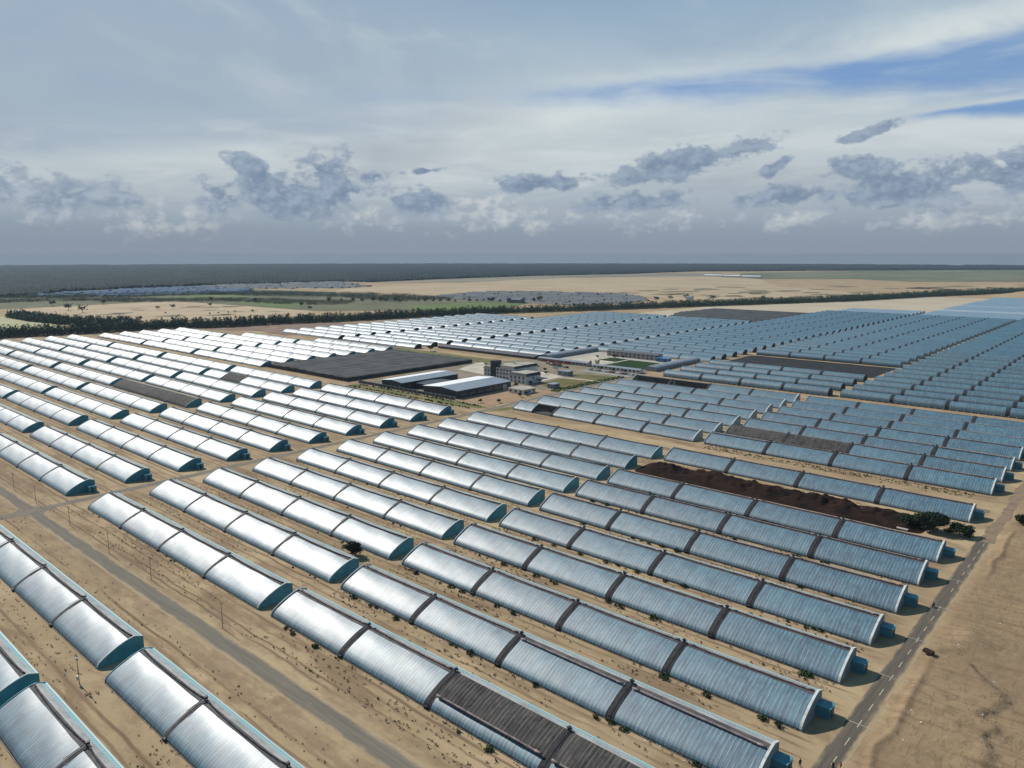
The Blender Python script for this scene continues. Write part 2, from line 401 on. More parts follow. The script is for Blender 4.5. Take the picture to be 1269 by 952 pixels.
def tag(o, label=None, cat=None, group=None, kind=None):
    if label and not 4 <= len(label.split()) <= 16: print('LABEL', len(label.split()), label)
    if label: o['label'] = label
    if cat: o['category'] = cat
    if group: o['group'] = group
    if kind: o['kind'] = kind
    return o
def thing(name, label, cat, loc, group=None, rz=0.0, scale=None):
    return tag(link(name, None, None, loc, rz, scale), label, cat, group)
def structure(name, mb, mats, smooth=False):
    return tag(link(name, mb.mesh(name, mats, smooth) if isinstance(mb, MB) else mb), kind='structure')
def left_to_right(p): return (p[0] * ca + p[1] * sa) / (p[1] * ca - p[0] * sa)     # bearing as seen from the drone
ORD = ['first', 'second', 'third', 'fourth', 'fifth', 'sixth', 'seventh', 'eighth', 'ninth', 'tenth', 'eleventh', 'twelfth', 'thirteenth',
       'fourteenth', 'fifteenth', 'sixteenth', 'seventeenth', 'eighteenth', 'nineteenth'] 
TENS = {2: 'twent', 3: 'thirt', 4: 'fort', 5: 'fift', 6: 'sixt'}
def ordinal(n):           # n counts from 1
    if n < 20: return ORD[n - 1]
    t, u = divmod(n, 10)
    return TENS[t] + 'ieth' if u == 0 else TENS[t] + 'y-' + ORD[u - 1]

# ------------------------------------------------------------------ ground: one sheet, fine near by and coarse to the horizon
SC = np.array([(-35.8, 204.2), (-32.6, 208.3), (-28.9, 202.8), (-26.2, 199.3), (-23.7, 196.9), (-20.7, 193.1), (-19.9, 186.7), (-22.3, 179.7),
               (-18.8, 178.2), (-19.6, 172.2), (-17.8, 167.8), (-18.1, 161.3), (-16.0, 150.0), (-14.0, 130.0)])
def vnoise(x, y, s, seed):
    """value noise, numpy"""
    r = np.random.default_rng(seed).random((256, 256))
    u, v = x / s, y / s
    iu, iv = np.floor(u).astype(int), np.floor(v).astype(int)
    fu, fv = u - iu, v - iv
    fu, fv = fu * fu * (3 - 2 * fu), fv * fv * (3 - 2 * fv)
    g = lambda a, b: r[a % 256, b % 256]
    return (g(iu, iv) * (1 - fu) * (1 - fv) + g(iu + 1, iv) * fu * (1 - fv) + g(iu, iv + 1) * (1 - fu) * fv + g(iu + 1, iv + 1) * fu * fv) - 0.5
def sstep(x, a, b):
    t = np.clip((x - a) / (b - a), 0, 1); return t * t * (3 - 2 * t)
def ground_z(x, y):
    x = np.asarray(x, float); y = np.asarray(y, float)
    z = np.zeros_like(x)
    # desert east of the dashed road
    east = sstep(x, -38.5, -33.0)
    rough = vnoise(x, y, 22, 1) * 0.7 + vnoise(x + y * .3, y * 2.2, 5, 2) * 0.38 + vnoise(x, y, 2.2, 3) * 0.22 + vnoise(x, y, 0.9, 4) * 0.13 + np.maximum(0, vnoise(x, y, 5, 7)) * np.abs(vnoise(x * .5, y, 1.4, 11)) * 0.9
    z = z + east * (rough * 0.75 + 0.35)
    # bank that drops into the gully
    xs = np.interp(y, SC[::-1, 1][np.argsort(SC[::-1, 1])], SC[::-1, 0][np.argsort(SC[::-1, 1])])
    wig = vnoise(x, y, 6, 5) * 2.4 + vnoise(x, y, 2.4, 6) * 1.8 + vnoise(x, y, .9, 19) * 0.9
    d = x - xs + wig
    fall = sstep(d, -0.3, 2.4) * sstep(y, 120, 140) * (1 - sstep(y, 203, 214))
    rim = np.exp(-((d + 1.0) / 1.6) ** 2) * 0.2 * sstep(y, 125, 145) * (1 - sstep(y, 203, 214))
    z = z + east * (rim * .6 - fall * 0.62)
    # spoil ridge along the road edge and a hummock
    z = z + np.exp(-((x + 35.6 + vnoise(x, y, 9, 8) * 1.6) / 0.8) ** 2) * 0.55 * sstep(vnoise(x, y, 18, 9), -0.2, 0.15) * (1 - sstep(y, 330, 360)) * sstep(y, 60, 100)
    z = z + east * 1.1 * np.exp(-(((x + 30) / 4.5) ** 2 + ((y - 217) / 8) ** 2)) * (0.7 + vnoise(x, y, 4, 10))
    # soft drifts between left road and the houses, low banks between the rows
    open_ = sstep(x, -420, -380) * (1 - sstep(x, -52, -46))
    p = np.mod(y - 101.3, 23.65)
    gap = sstep(p, 13.5, 16) * (1 - sstep(p, 20.5, 22.6)) * (y > 95) * (1 - sstep(y, 318, 330))
    xroad = 1 - np.exp(-((x + 330) / 10) ** 4)
    z = z + open_ * gap * xroad * np.maximum(0, vnoise(x, y * 2, 7, 12) * 0.9 + vnoise(x, y, 2.5, 13) * 0.3)
    s1 = sstep(y, 71, 73) * (1 - sstep(y, 78.5, 81)) * xroad
    z = z + open_ * s1 * np.maximum(0, vnoise(x, y * 1.5, 9, 14) * 1.1 + vnoise(x, y, 3, 15) * 0.35)
    s2 = sstep(y, 90.5, 92.5) * (1 - sstep(y, 98.5, 100.3)) * xroad
    z = z + open_ * s2 * np.maximum(0, vnoise(x, y * 1.5, 6, 16) * 0.8 + vnoise(x, y, 2.5, 17) * 0.35)
    # far dune field beyond the tree belt
    dune = sstep(y, 1500, 1750) * (1 - sstep(y, 2700, 3100)) * sstep(x, -1250, -1100) * (1 - sstep(x, -150, 100)) * sstep(x + y * 0.19, 20, 160)
    z = z + dune * (np.maximum(0, vnoise(x, y * 0.7, 150, 21)) * 26 + np.abs(vnoise(x + y * .2, y, 60, 22)) * 9)
    return z
def axis(pts):
    out = [pts[0][0]]
    for (a, b, st) in pts:
        x = out[-1]
        n = max(1, int(round((b - x) / st)))
        out += list(np.linspace(x, b, n + 1)[1:])
    return np.array(out)
RAD = 8450.0
gx = axis([(-RAD, -2600, 190), (-2600, -1300, 60), (-1300, -440, 22), (-440, -60, 2.2), (-60, -40, 1.0), (-40, 6, 0.55), (6, 60, 6), (60, 400, 40), (400, RAD, 500)])
gy = axis([(-RAD, -200, 500), (-200, 20, 30), (20, 110, 1.3), (110, 260, 0.6), (260, 330, 1.3), (330, 460, 5), (460, 1400, 25), (1400, 3200, 24), (3200, RAD, 200)])
GX, GY = np.meshgrid(gx, gy, indexing='ij')
GZ = ground_z(GX, GY)
nxg, nyg = GX.shape
idx = np.arange(nxg * nyg).reshape(nxg, nyg)
faces = np.stack([idx[:-1, :-1], idx[1:, :-1], idx[1:, 1:], idx[:-1, 1:]], -1).reshape(-1, 4)
verts = np.stack([GX, GY, GZ], -1).reshape(-1, 3)
# round the sheet's far rim so that the horizon is level
rad = np.hypot(verts[:, 0], verts[:, 1]); cheb = np.maximum(np.abs(verts[:, 0]), np.abs(verts[:, 1]))
k = np.where(rad > 3500, 1 - (1 - cheb / np.maximum(rad, 1)) * sstep(cheb, 3000, RAD), 1.0)
verts[:, 0] *= k; verts[:, 1] *= k
structure('ground', fast_mesh('ground', verts, faces, SAND, smooth=True), None)
def gz(x, y): return float(ground_z(np.array([x]), np.array([y]))[0])

def road_mat(name, axis_, c0, half, tar, tar2, off=0.0):
    m = bpy.data.materials.new(name); m.use_nodes = True; t = m.node_tree; b = t.nodes['Principled BSDF']
    tcn = node(t, 'ShaderNodeTexCoord'); sp = node(t, 'ShaderNodeSeparateXYZ'); t.links.new(tcn.outputs['Object'], sp.inputs[0])
    x, y = V(t, sp.outputs[0]), V(t, sp.outputs[1])
    along, across = (x, y) if axis_ == 'y' else (y, x)
    n1 = noise(t, comb(t, along * .16, across * .5, 1.0), 1.0, 5, .65); n2 = noise(t, comb(t, along * .05, across * 1.4, 4.0), 1.0, 5, .6); n3 = noise(t, comb(t, x * 1.6, y * 1.6, 2.0), 1.0, 4, .7)
    c = mixc(t, n2.step(.38, .64), tar, tar2)
    c = mixc(t, n3.step(.55, .75) * .35, c, tuple(v * .75 for v in tar2))
    d = (across - c0 - off).abs() + (n1 - .5) * 2.6
    c = mixc(t, d.step(half * .55, half * 1.02) * .92, c, (.385, .290, .178))
    c = mixc(t, n1.step(.60, .74) * .5, c, (.34, .26, .165))
    t.links.new(c, b.inputs['Base Color']); b.inputs['Roughness'].default_value = .95; b.inputs['Specular IOR Level'].default_value = .1
    return m
# flat areas laid over the ground sheet
def area(name, pts, m, z, jitter=0.0, step=6.0, drape=False):
    mb = MB(); out = []
    n = len(pts)
    for i in range(n):
        a, b = Vector((*pts[i], 0)), Vector((*pts[(i + 1) % n], 0))
        L = (b - a).length; k = max(1, int(L / step)) if jitter else 1
        nrm = Vector((-(b - a).y, (b - a).x, 0)).normalized() if L > 0 else Vector((0, 0, 0))
        for j in range(k):
            p = a.lerp(b, j / k)
            if jitter: p += nrm * rnd.uniform(-jitter, jitter)
            out.append((p.x, p.y, z))
    # fan through mathutils triangulation so that concave outlines stay right
    from mathutils.geometry import tessellate_polygon
    tri = tessellate_polygon([[Vector(q) for q in out]])
    mb.v = out; mb.f = []
    for t in tri:
        a, b, c = (Vector(out[i]) for i in t)
        t = tuple(t) if (b - a).cross(c - a).z > 0 else tuple(reversed(t))
        mb.f.append(t); mb.m.append(0)
    return structure(name, mb, [m])
def ribbon(name, pts, w, m, z, jitter=0.0, step=1.5):
    """road: a strip along a line with sand-eaten edges"""
    mb = MB(); prof = []
    d = 0
    for i in range(len(pts) - 1):
        a, b = Vector((*pts[i], 0)), Vector((*pts[i + 1], 0)); L = (b - a).length; n = max(1, int(L / step))
        t = (b - a).normalized(); nr = Vector((-t.y, t.x, 0))
        for j in range(n + (i == len(pts) - 2)):
            p = a.lerp(b, j / n); d = i * 1000 + j
            jl = math.sin(d * .21) * .4 + math.sin(d * .53 + 1) * .35 + rnd.uniform(-.5, .5)
            jr = math.sin(d * .17 + 2) * .4 + math.sin(d * .61) * .35 + rnd.uniform(-.5, .5)
            prof.append((p + nr * (w / 2 + jl * jitter), p - nr * (w / 2 + jr * jitter)))
    for (a, b), (c, e) in zip(prof[:-1], prof[1:]):
        mb.quad((b.x, b.y, z), (e.x, e.y, z), (c.x, c.y, z), (a.x, a.y, z))
    return structure(name, mb, [m])
ribbon('west_road', [(-640, 85.4), (-335, 85.2), (-160, 85.1), (-110, 85.6), (60, 86)], 5.6, road_mat('west_tar', 'y', 85.25, 2.7, (.190, .168, .132), (.150, .134, .108)), 0.02, 0.12)
ribbon('crossing_road', [(-330, 20), (-330.2, 87), (-329.8, 345), (-331, 372), (-333, 545)], 4.9, ASPHALT, 0.024, 0.35)
fil = MB()
for sx_, sy_ in ((1, 1), (1, -1), (-1, 1), (-1, -1)):      # rounded corners of the crossing
    cx, cy = -330 + sx_ * 2.2, 85.2 + sy_ * 2.1
    arc = [(cx + sx_ * 7 * (1 - math.sin(a)), cy + sy_ * 7 * (1 - math.cos(a)), 0.028) for a in [k * math.pi / 12 for k in range(7)]]
    pts = [(cx, cy, 0.028)] + arc
    a, b, c = (Vector(q) for q in pts[:3])
    fil.poly(pts if (b - a).cross(c - a).z > 0 else pts[::-1])
structure('junction', fil, [ASPHALT])
ribbon('east_road', [(-41.45, 40), (-41.45, 298)], 4.9, road_mat('east_tar', 'x', -41.75, 2.5, (.135, .114, .090), (.100, .086, .070)), 0.02, 0.12)
ribbon('dirt_track', [(-41.1, 298), (-40.6, 330), (-41.0, 430)], 4.0, mat('dusty', (0.26, 0.19, 0.125), 0.95, 0.1, dirt=(0.19, 0.14, 0.10), vscale=0.3), 0.024, 0.9)
ribbon('cross_track', [(-46, 336), (-190, 338), (-326, 338)], 3.6, mat('dusty2', (0.225, 0.165, 0.115), 0.95, 0.1, dirt=(0.17, 0.125, 0.09), vscale=0.3), 0.016, 0.8)
mk = MB()
yy = 102.4
while yy < 300:
    if rnd.random() > 0.12 or yy < 200:
        mk.quad((-41.23, yy, .032), (-41.08, yy, .032), (-41.08, yy + 3.3, .032), (-41.23, yy + 3.3, .032))
    yy += 7.95
structure('lane_marking', mk, [PAINT])
bars = MB()
for y0 in (159.4, 183.6, 207.5, 232.0, 255.9):
    bars.box(-43.9, -38.2, y0 - 0.10, y0 + 0.10, -0.05, 0.045)
structure('kerb_strip', bars, [CONC])

# ------------------------------------------------------------------ greenhouses
LEN, SPAN = 129.8, 11.2
FP = [(0.02, 0.45), (0.22, 0.95), (0.65, 1.42), (1.5, 1.97), (2.8, 2.69), (4.2, 3.39), (5.6, 3.99), (6.8, 4.41), (7.9, 4.72)]
def fcurve(y):
    return float(np.interp(y, [p[0] for p in FP], [p[1] for p in FP]))
def sub_prof(y0, y1, off=0.0, n=8):
    ys = np.linspace(y0, y1, n)
    return [(float(y), fcurve(y) + off) for y in ys]
def bays_of(style):
    L = LEN
    b = [0.0, L * 0.2485, L * 0.4965, L * 0.749, L]
    return b
WIDE = {'wide': 0.95, 'slim': 0.52}
ME = {}
def lt_meshes(style):
    """the parts of one lean-to house, made once per style"""
    hw = WIDE[style]; b = bays_of(style); out = {}
    dark = style == 'wide'
    for i in range(4):
        x0 = b[i] + (0.25 if i == 0 else hw); x1 = b[i + 1] - (0.35 if i == 3 else hw)
        mb = MB(); n = int((x1 - x0) * 2); xs = [x0 + (x1 - x0) * k / n for k in range(n + 1)]
        mb.sweep(FP, xs, 0, lambda k, x, y: (0.013 if k % 2 else -0.008) * min(1, y * 2) + 0.03 * math.sin(x * .37 + y))
        out['film', i] = mb.mesh('film_panel', FILM, True)
        mb = MB()
        pr = [(y, z + 0.10) for y, z in FP] + [(8.8, 5.06)]
        mb.sweep(pr, xs[::3] + [x1])
        out['quilt', i] = mb.mesh('thermal_quilt', QUILT, True)
        mb = MB(); mb.sweep(sub_prof(1.9, 7.9, 0.10) + [(8.8, 5.06)], xs[::3] + [x1]); out['half', i] = mb.mesh('thermal_quilt', QUILT, True)
        for nm, yc, zc, r, mt in (('roll', 9.0, 5.12, 0.25 if dark else 0.17, ROLL if dark else ROLLDK), ('lowroll', 7.35, 4.98, 0.26, ROLL), ('footroll', 1.85, 2.95, 0.24, ROLL)):
            mb = MB(); n = 16
            xr = [x0 + .3 + (x1 - x0 - .6) * k / n for k in range(n + 1)]
            sag = (lambda t: 0.0) if nm != 'roll' else (lambda t: -0.75 * math.sin(math.pi * t) ** 0.8 * (0.35 if dark else 0.75))
            for k in range(n):
                ta, tb = k / n, (k + 1) / n
                mb.tube((xr[k], yc + sag(ta), zc - abs(sag(ta)) * .25), (xr[k + 1], yc + sag(tb), zc - abs(sag(tb)) * .25), r * rnd.uniform(.85, 1.1), None, 8, 0, k in (0, n - 1))
            out[nm, i] = mb.mesh('quilt_roll', mt, True)
        # bare bay: bows only above a dark floor of netting
        mb = MB()
        mb.quad((x0, .3, .35), (x1, .3, .35), (x1, 10.8, .35), (x0, 10.8, .35), 0)
        mb.quad((x0, 10.9, .35), (x1, 10.9, .35), (x1, 10.9, 4.1), (x0, 10.9, 4.1), 0)
        nb = 16
        for k in range(nb + 1):
            x = x0 + (x1 - x0) * k / nb
            for (ya, za), (yb, zb) in zip(FP[:-1], FP[1:]): mb.tube((x, ya, za), (x, yb, zb), 0.045, None, 4, 1, False)
        out['bare', i] = mb.mesh('bare_frame', [NET, WOODPOLE])
    for i in (1, 2, 3):
        mb = MB()
        mb.sweep([(y, z + 0.09) for y, z in FP] + [(8.9, 5.04)], [b[i] - hw - .12, b[i] - hw * .45, b[i] - hw * .3, b[i] + hw * .3, b[i] + hw * .45, b[i] + hw + .12],
                 0, lambda k, x, y: 0.10 if k in (2, 3) else 0.0)
        mb.box(b[i] - .5, b[i] + .5, -0.55, 0.02, 0, 0.75)
        out['strip', i] = mb.mesh('roof_strip', STRIP if dark else STRIP_GLARE)
        mb = MB()
        mb.box(b[i] - .32, b[i] + .32, 8.62, 9.35, 5.28, 5.78); mb.tube((b[i] - .7, 9.0, 5.5), (b[i] + .7, 9.0, 5.5), .12, None, 6)
        mb.tube((b[i], 8.7, 5.6), (b[i], 4.6, 4.45), .06, None, 5); mb.tube((b[i] - .2, 9.4, 4.9), (b[i] - .2, 9.4, 6.0), .05, None, 5)
        out['motor', i] = mb.mesh('winch_motor', BLACK)
    mb = MB(); mb.quad((.2, 0, 0), (LEN - .3, 0, 0), (LEN - .3, 0.0, .47), (.2, 0.0, .47)); mb.box(.2, LEN - .3, -.22, -.03, 0, .16)
    out['skirt'] = mb.mesh('front_skirt', SKIRT)
    mb = MB(); n = 44
    xs = [.25 + (LEN - .6) * k / n for k in range(n + 1)]
    mb.sweep([(7.86, 4.70), (8.35, 4.76), (8.95, 4.92)], xs, 0, lambda k, x, y: rnd.uniform(-.03, .03))
    out['vent'] = mb.mesh('vent_screen', VENT)
    mb = MB()
    mb.sweep([(8.95, 4.93), (9.3, 4.96), (10.15, 4.72)], [0.1, LEN - .1], 0)
    nc = 260
    mb.sweep([(10.15, 4.72), (11.25, 4.10), (11.25, 3.95)], [.1 + (LEN - .2) * k / nc for k in range(nc + 1)], 1, lambda k, x, y: .05 if k % 2 else -.02)
    out['backroof'] = mb.mesh('back_roof', [BACKROOF, TEALP])
    mb = MB(); mb.box(0.05, LEN - .05, 11.06, 11.42, 4.02, 4.32)
    for k in range(0, 33): mb.box(k * 4.0 + .3, k * 4.0 + .42, 9.4, 11.2, 4.99 - .3, 5.0 - .27, 0) if False else None
    out['edge'] = mb.mesh('roof_edge', TEALP)
    mb = MB(); mb.box(0.05, LEN - .05, 10.95, 11.22, 0, 4.02)
    out['backwall'] = mb.mesh('back_wall', TEALP)
    # gable walls: outline follows the film, carried a little above it
    off = 0.30 if dark else 0.12; th = 0.45 if dark else 0.22
    sil = [(-0.12, 0)] + [(y - 0.08, z + off * min(1, .4 + y)) for y, z in FP] + [(8.95, 4.95 + off), (9.4, 4.98 + off), (11.45, 4.22 + off), (11.45, 0)]
    for key, xa in (('gable', LEN - .25), ('gable0', .2 - th)):
        mb = MB(); xb = xa + th
        mb.poly([(xb, y, z) for y, z in sil], 0); mb.poly([(xa, y, z) for y, z in sil][::-1], 0)
        for (ya, za), (yb, zb) in zip(sil[:-1], sil[1:]): mb.quad((xa, ya, za), (xa, yb, zb), (xb, yb, zb), (xb, ya, za), 0)
        out[key] = mb.mesh('gable_wall', WALLGREY if dark else TEAL)
        mb = MB(); top = sil[1:-1]
        cw = 0.06 if dark else 0.03
        for (ya, za), (yb, zb) in zip(top[:-1], top[1:]):
            mb.quad((xa - cw, ya, za + .05), (xa - cw, yb, zb + .05), (xb + cw, yb, zb + .05), (xb + cw, ya, za + .05))
            mb.quad((xb + cw, ya, za + .05), (xb + cw, yb, zb + .05), (xb + cw, yb, zb - .14), (xb + cw, ya, za - .14))
            mb.quad((xa - cw, yb, zb + .05), (xa - cw, ya, za + .05), (xa - cw, ya, za - .14), (xa - cw, yb, zb - .14))
        out[key + 'c'] = mb.mesh('coping', COPING)
    mb = MB()
    mb.box(LEN + .22, LEN + 3.2, 7.9, 10.9, 0, 2.55)
    out['room'] = mb.mesh('service_room', TEAL)
    mb = MB(); mb.box(LEN + .21, LEN + 3.35, 7.8, 11.0, 2.56, 2.68); out['roomroof'] = mb.mesh('room_roof', TEAL)
    mb = MB(); mb.box(LEN + 3.2, LEN + 3.26, 8.8, 9.8, 0, 2.05); out['door'] = mb.mesh('door', DKWALL)
    return out
MESH = {s: lt_meshes(s) for s in ('wide', 'slim')}
GH = []          # (root, x0, y0) of the near houses, for plants
def lean_to(x0, x1, y, label, group, style, annex=False, full=True, bays='ffff', rolls='rrrr', name='greenhouse'):
    M = MESH[style]
    sc = (x1 - x0) / LEN
    y += rnd.uniform(-.25, .25)
    t = thing(name, label, 'greenhouse', (x0, y, 0), group, R(rnd.uniform(-.09, .09)), (sc, rnd.uniform(.975, 1.025), rnd.uniform(.96, 1.05)))
    if style == 'wide' and rolls == 'rrrr' and rnd.random() < .45: rolls = ''.join(rnd.choice('rrl') for _ in range(4))
    for i in range(4):
        s = bays[i]
        if s in 'bp': link('bare_frame', M['bare', i], t)
        if s == 'p': link('film_panel', M['film', i], t, (0, 0, .01), 0, (.5, 1, 1))
        if s in 'bp': pass
        else:
            link('film_panel', M['film', i], t)
            if s == 'q': link('thermal_quilt', M['quilt', i], t)
            if s == 'h':
                link('thermal_quilt', M['half', i], t); link('quilt_roll', M['footroll', i], t)
        if s in 'f' and full:
            link('quilt_roll', M['lowroll' if rolls[i] == 'l' else 'roll', i], t)
    for i in (1, 2, 3):
        link('roof_strip', M['strip', i], t)
        if full: link('winch_motor', M['motor', i], t)
    link('front_skirt', M['skirt'], t); link('vent_screen', M['vent'], t)
    br = link('back_roof', M['backroof'], t); link('roof_edge', M['edge'], br)
    link('back_wall', M['backwall'], t)
    for g in ('gable', 'gable0'):
        w = link('gable_wall', M[g], t)
        if g == 'gable': link('coping', M[g + 'c'], w)
    if annex:
        a = link('service_room', M['room'], t); link('room_roof', M['roomroof'], a); link('door', M['door'], a)
    GH.append((x0, x1, y, label))
    return t
ROW = lambda i: 101.3 + 23.65 * i
KIND = 'film greenhouse'
# stack whose service rooms face the dashed road
G1 = 'lean-to greenhouses in the stack beside the dashed road'
special = {0: ('ffhh', 'rrrr', 'nearest greenhouse beside the dashed road, its last two bays half under grey quilts'),
           1: ('ffff', 'rrll', 'second greenhouse from the front beside the dashed road, pink rolls lowered on two bays')}
for i in range(8):
    bb, rr, lab = special.get(i, ('ffff', 'rrrr', None))
    lab = lab or f'{ordinal(i + 1)} blue-sheened greenhouse from the front in the stack along the dashed road'
    lean_to(-180.1, -49.7, ROW(i), lab, G1, 'wide', True, True, bb, rr)
lean_to(-180.6, -49.7, 316.6, 'blue-sheened greenhouse just behind the long dark-brown mound, dark tree at its end', G1, 'wide', True)
for k in range(7):
    y = 360.2 + 23.75 * k
    lab = f'{ordinal(k + 1)} blue greenhouse from the bare track north of the brown mound'
    bb = 'ffff'
    if k == 1: bb, lab = 'qqff', 'greenhouse behind the bare track with its two left bays under dark quilts'
    lean_to(-181.5, -49.6, y, lab, 'lean-to greenhouses in the stack north of the brown mound', 'wide', True, k < 4, bb)
for i in range(10):
    lean_to(-315.9, -186.6, ROW(i), f'{ordinal(i + 1)} teal-gabled greenhouse from the front in the middle stack',
            'teal-gabled greenhouses in the middle stack', 'slim', False)
for k in range(7):
    y = 359.6 + 23.75 * k
    lab = f'{ordinal(k + 1)} pale-blue greenhouse from the front in the stack facing the office compound'
    bb = 'ffff'
    if k == 0: bb, lab = 'pfff', 'pale-blue greenhouse by the brown track, half its left bay stripped to a dark frame'
    if k == 6: bb, lab = 'bbff', 'greenhouse below the car park with two stripped black bays'
    lean_to(-318.4, -188.2, y, lab, 'light teal gabled greenhouses facing the compound', 'wide', False, k < 4, bb)
def vis(x0, x1, y):      # is any of it inside the picture's wedge?
    return x1 > -4.12 * y and x0 < -0.12 * y
blocks = [(-469.8, -340.6, 'stack west of the crossing road', True), (-612.6 + 8, -484.2, 'second stack west of the crossing road', False),
          (-738.5, -612.6, 'third stack west of the crossing road', False), (-868, -748.3, 'fourth stack west of the crossing road', False),
          (-1000, -875.2, 'fifth stack west of the crossing road', False)]
for bi, (x0, x1, nm, ann) in enumerate(blocks):
    n = 0
    for i in range(10):
        if not vis(x0, x1, ROW(i) + 12): continue
        n += 1
        lab = f'{ordinal(n)} silver greenhouse from the front in the {nm}'
        bb = 'ffff'
        if bi == 1 and i == 5: bb, lab = 'qqqq', 'greenhouse wholly under grey quilts in the second stack west of the crossing road'
        if bi == 1 and i == 8: bb, lab = 'fqff', 'silver greenhouse with one grey quilted bay, second stack west of the crossing road'
        lean_to(x0, x1, ROW(i), lab, 'silver greenhouses in the ' + nm, 'slim', ann, bi == 0, bb)
for bi, (x0, x1, nm) in enumerate([(-742, -613, 'stack beside the dark shade-net block'), (-864, -749.5, 'second stack left of the shade-net block'), (-992, -871, 'farthest-left stack by the tree belt')]):
    for k in range((7, 6, 5)[bi]):
        lean_to(x0, x1, 348.2 + 23.65 * k, f'{ordinal(k + 1)} silver greenhouse from the front in the {nm}', 'silver greenhouses in the ' + nm, 'slim', bi == 0, False)
# rows south of the west road
for (x0, x1, y, lab) in [(-317.5, -187.6, 58.3, 'silver greenhouse with dark teal gable just below the west road, left'),
                         (-180.1, -50.3, 57.8, 'silver greenhouse at the bottom edge just below the west road'),
                         (-317.5, -187.6, 34.6, 'silver greenhouse cut by the left edge at the bottom, teal gable showing'),
                         (-182.4, -52.6, 34.6, 'silver greenhouse in the bottom left corner of the view'),
                         (-449, -325, 58.3, 'silver greenhouse at the left edge below the west road')]:
    if vis(x0, x1, y + 12): lean_to(x0, x1, y, lab, 'greenhouses south of the west road', 'slim', False)

# arched tunnels of the far field: one mesh each, faces split between film, strips and end walls
def far_meshes():
    o = {}
    LF = 132.0
    b = [0, 33, 66, 99, LF]
    def house(prof, film, strip, gable, top, hw, rib=False, closed=True):
        mb = MB(); n = len(prof)
        for i in range(4):
            x0, x1 = b[i] + (0 if i == 0 else hw), b[i + 1] - (0 if i == 3 else hw)
            k = 34 if rib else 3
            xs = [x0 + (x1 - x0) * j / k for j in range(k + 1)]
            mb.sweep(prof, xs, 0, (lambda kk, x, y: (0.05 if kk % 2 else -0.05)) if rib else None)
        for i in (1, 2, 3): mb.sweep([(y, z + .06) for y, z in prof], [b[i] - hw, b[i] + hw], 1)
        if top:
            ya, za = prof[-1]
            mb.quad((0, ya, za - .02), (LF, ya, za - .02), (LF, ya + 1.2, za + .15), (0, ya + 1.2, za + .15), 1)
            mb.quad((0, ya + 1.2, za + .15), (LF, ya + 1.2, za + .15), (LF, ya + 3.2, 0), (0, ya + 3.2, 0), 3)
            sil = [(prof[0][0] - .1, 0)] + [(y, z + .1) for y, z in prof] + [(ya + 1.3, za + .3), (ya + 3.3, za - .5), (ya + 3.3, 0)]
        else:
            sil = [(prof[0][0] - .1, 0)] + [(y, z + .1) for y, z in prof] + [(prof[-1][0] + .1, 0)]
            mb.quad((0, prof[0][0], 0), (LF, prof[0][0], 0), (LF, prof[0][0], prof[0][1]), (0, prof[0][0], prof[0][1]), 1)
        for xa in (-.15, LF):
            mb.poly([(xa + .15, y, z) for y, z in sil], 2); mb.poly([(xa, y, z) for y, z in sil][::-1], 2)
            for (p, q), (r, s) in zip(sil[:-1], sil[1:]): mb.quad((xa, p, q), (xa, r, s), (xa + .15, r, s), (xa + .15, p, q), 2)
        return mb
    lt = [(0, .4), (.8, 1.8), (2.2, 3.0), (4.2, 4.0), (6.4, 4.6), (7.9, 4.85)]
    arch = [(5.2 - 5.2 * math.cos(t), .75 + 4.6 * math.sin(t) ** .85) for t in [math.pi * k / 12 for k in range(13)]]
    o['silver'] = house(lt, 0, 1, 2, True, .8).mesh('greenhouse', [FILM_FAR, STRIP, GABLEDK, BACKROOF])
    o['tunnel'] = house(arch, 0, 1, 2, False, 1.1).mesh('greenhouse', [FILM_FAR, STRIP, GABLEDK, BACKROOF], False)
    o['tunnel_pale'] = house(arch, 0, 1, 2, False, 1.1).mesh('greenhouse', [FILM_FAR, STRIP, GABLELT, BACKROOF], False)
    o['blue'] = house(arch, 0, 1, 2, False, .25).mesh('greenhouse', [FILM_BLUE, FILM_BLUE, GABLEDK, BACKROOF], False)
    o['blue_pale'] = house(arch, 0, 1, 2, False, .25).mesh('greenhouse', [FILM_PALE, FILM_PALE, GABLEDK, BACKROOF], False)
    # near tunnels, in parts
    for i in range(4):
        x0, x1 = b[i] + (0 if i == 0 else 1.1), b[i + 1] - (0 if i == 3 else 1.1)
        mb = MB(); k = 64; mb.sweep(arch, [x0 + (x1 - x0) * j / k for j in range(k + 1)], 0, lambda kk, x, y: 0.05 if kk % 2 else -0.04)
        o['tf', i] = mb.mesh('film_cover', FILM, True)
    for i in (1, 2, 3):
        mb = MB(); mb.sweep([(y, z + .07) for y, z in arch], [b[i] - 1.15, b[i] + 1.15]); o['ts', i] = mb.mesh('roof_strip', STRIP)
    mb = MB()
    for yb in (0.05, 10.35): mb.quad((0, yb, 0.0), (LF, yb, 0.0), (LF, yb, .8), (0, yb, .8))
    o['tw'] = mb.mesh('side_netting', SKIRT)
    mb = MB(); mb.tube((0, -.12, 0), (0, -.12, .95), .10, None, 5)
    o['tp'] = mb.mesh('foot_post', PALE)
    sil = [(-.1, 0)] + [(y, z + .1) for y, z in arch] + [(10.5, 0)]
    for key, xa in (('te0', -.2), ('te1', LF)):
        mb = MB()
        mb.poly([(xa + .2, y, z) for y, z in sil]); mb.poly([(xa, y, z) for y, z in sil][::-1])
        for (p, q), (r, s) in zip(sil[:-1], sil[1:]): mb.quad((xa, p, q), (xa, r, s), (xa + .2, r, s), (xa + .2, p, q))
        o[key] = mb.mesh('end_wall', GABLEDK)
    return o, LF
FM, LF = far_meshes()
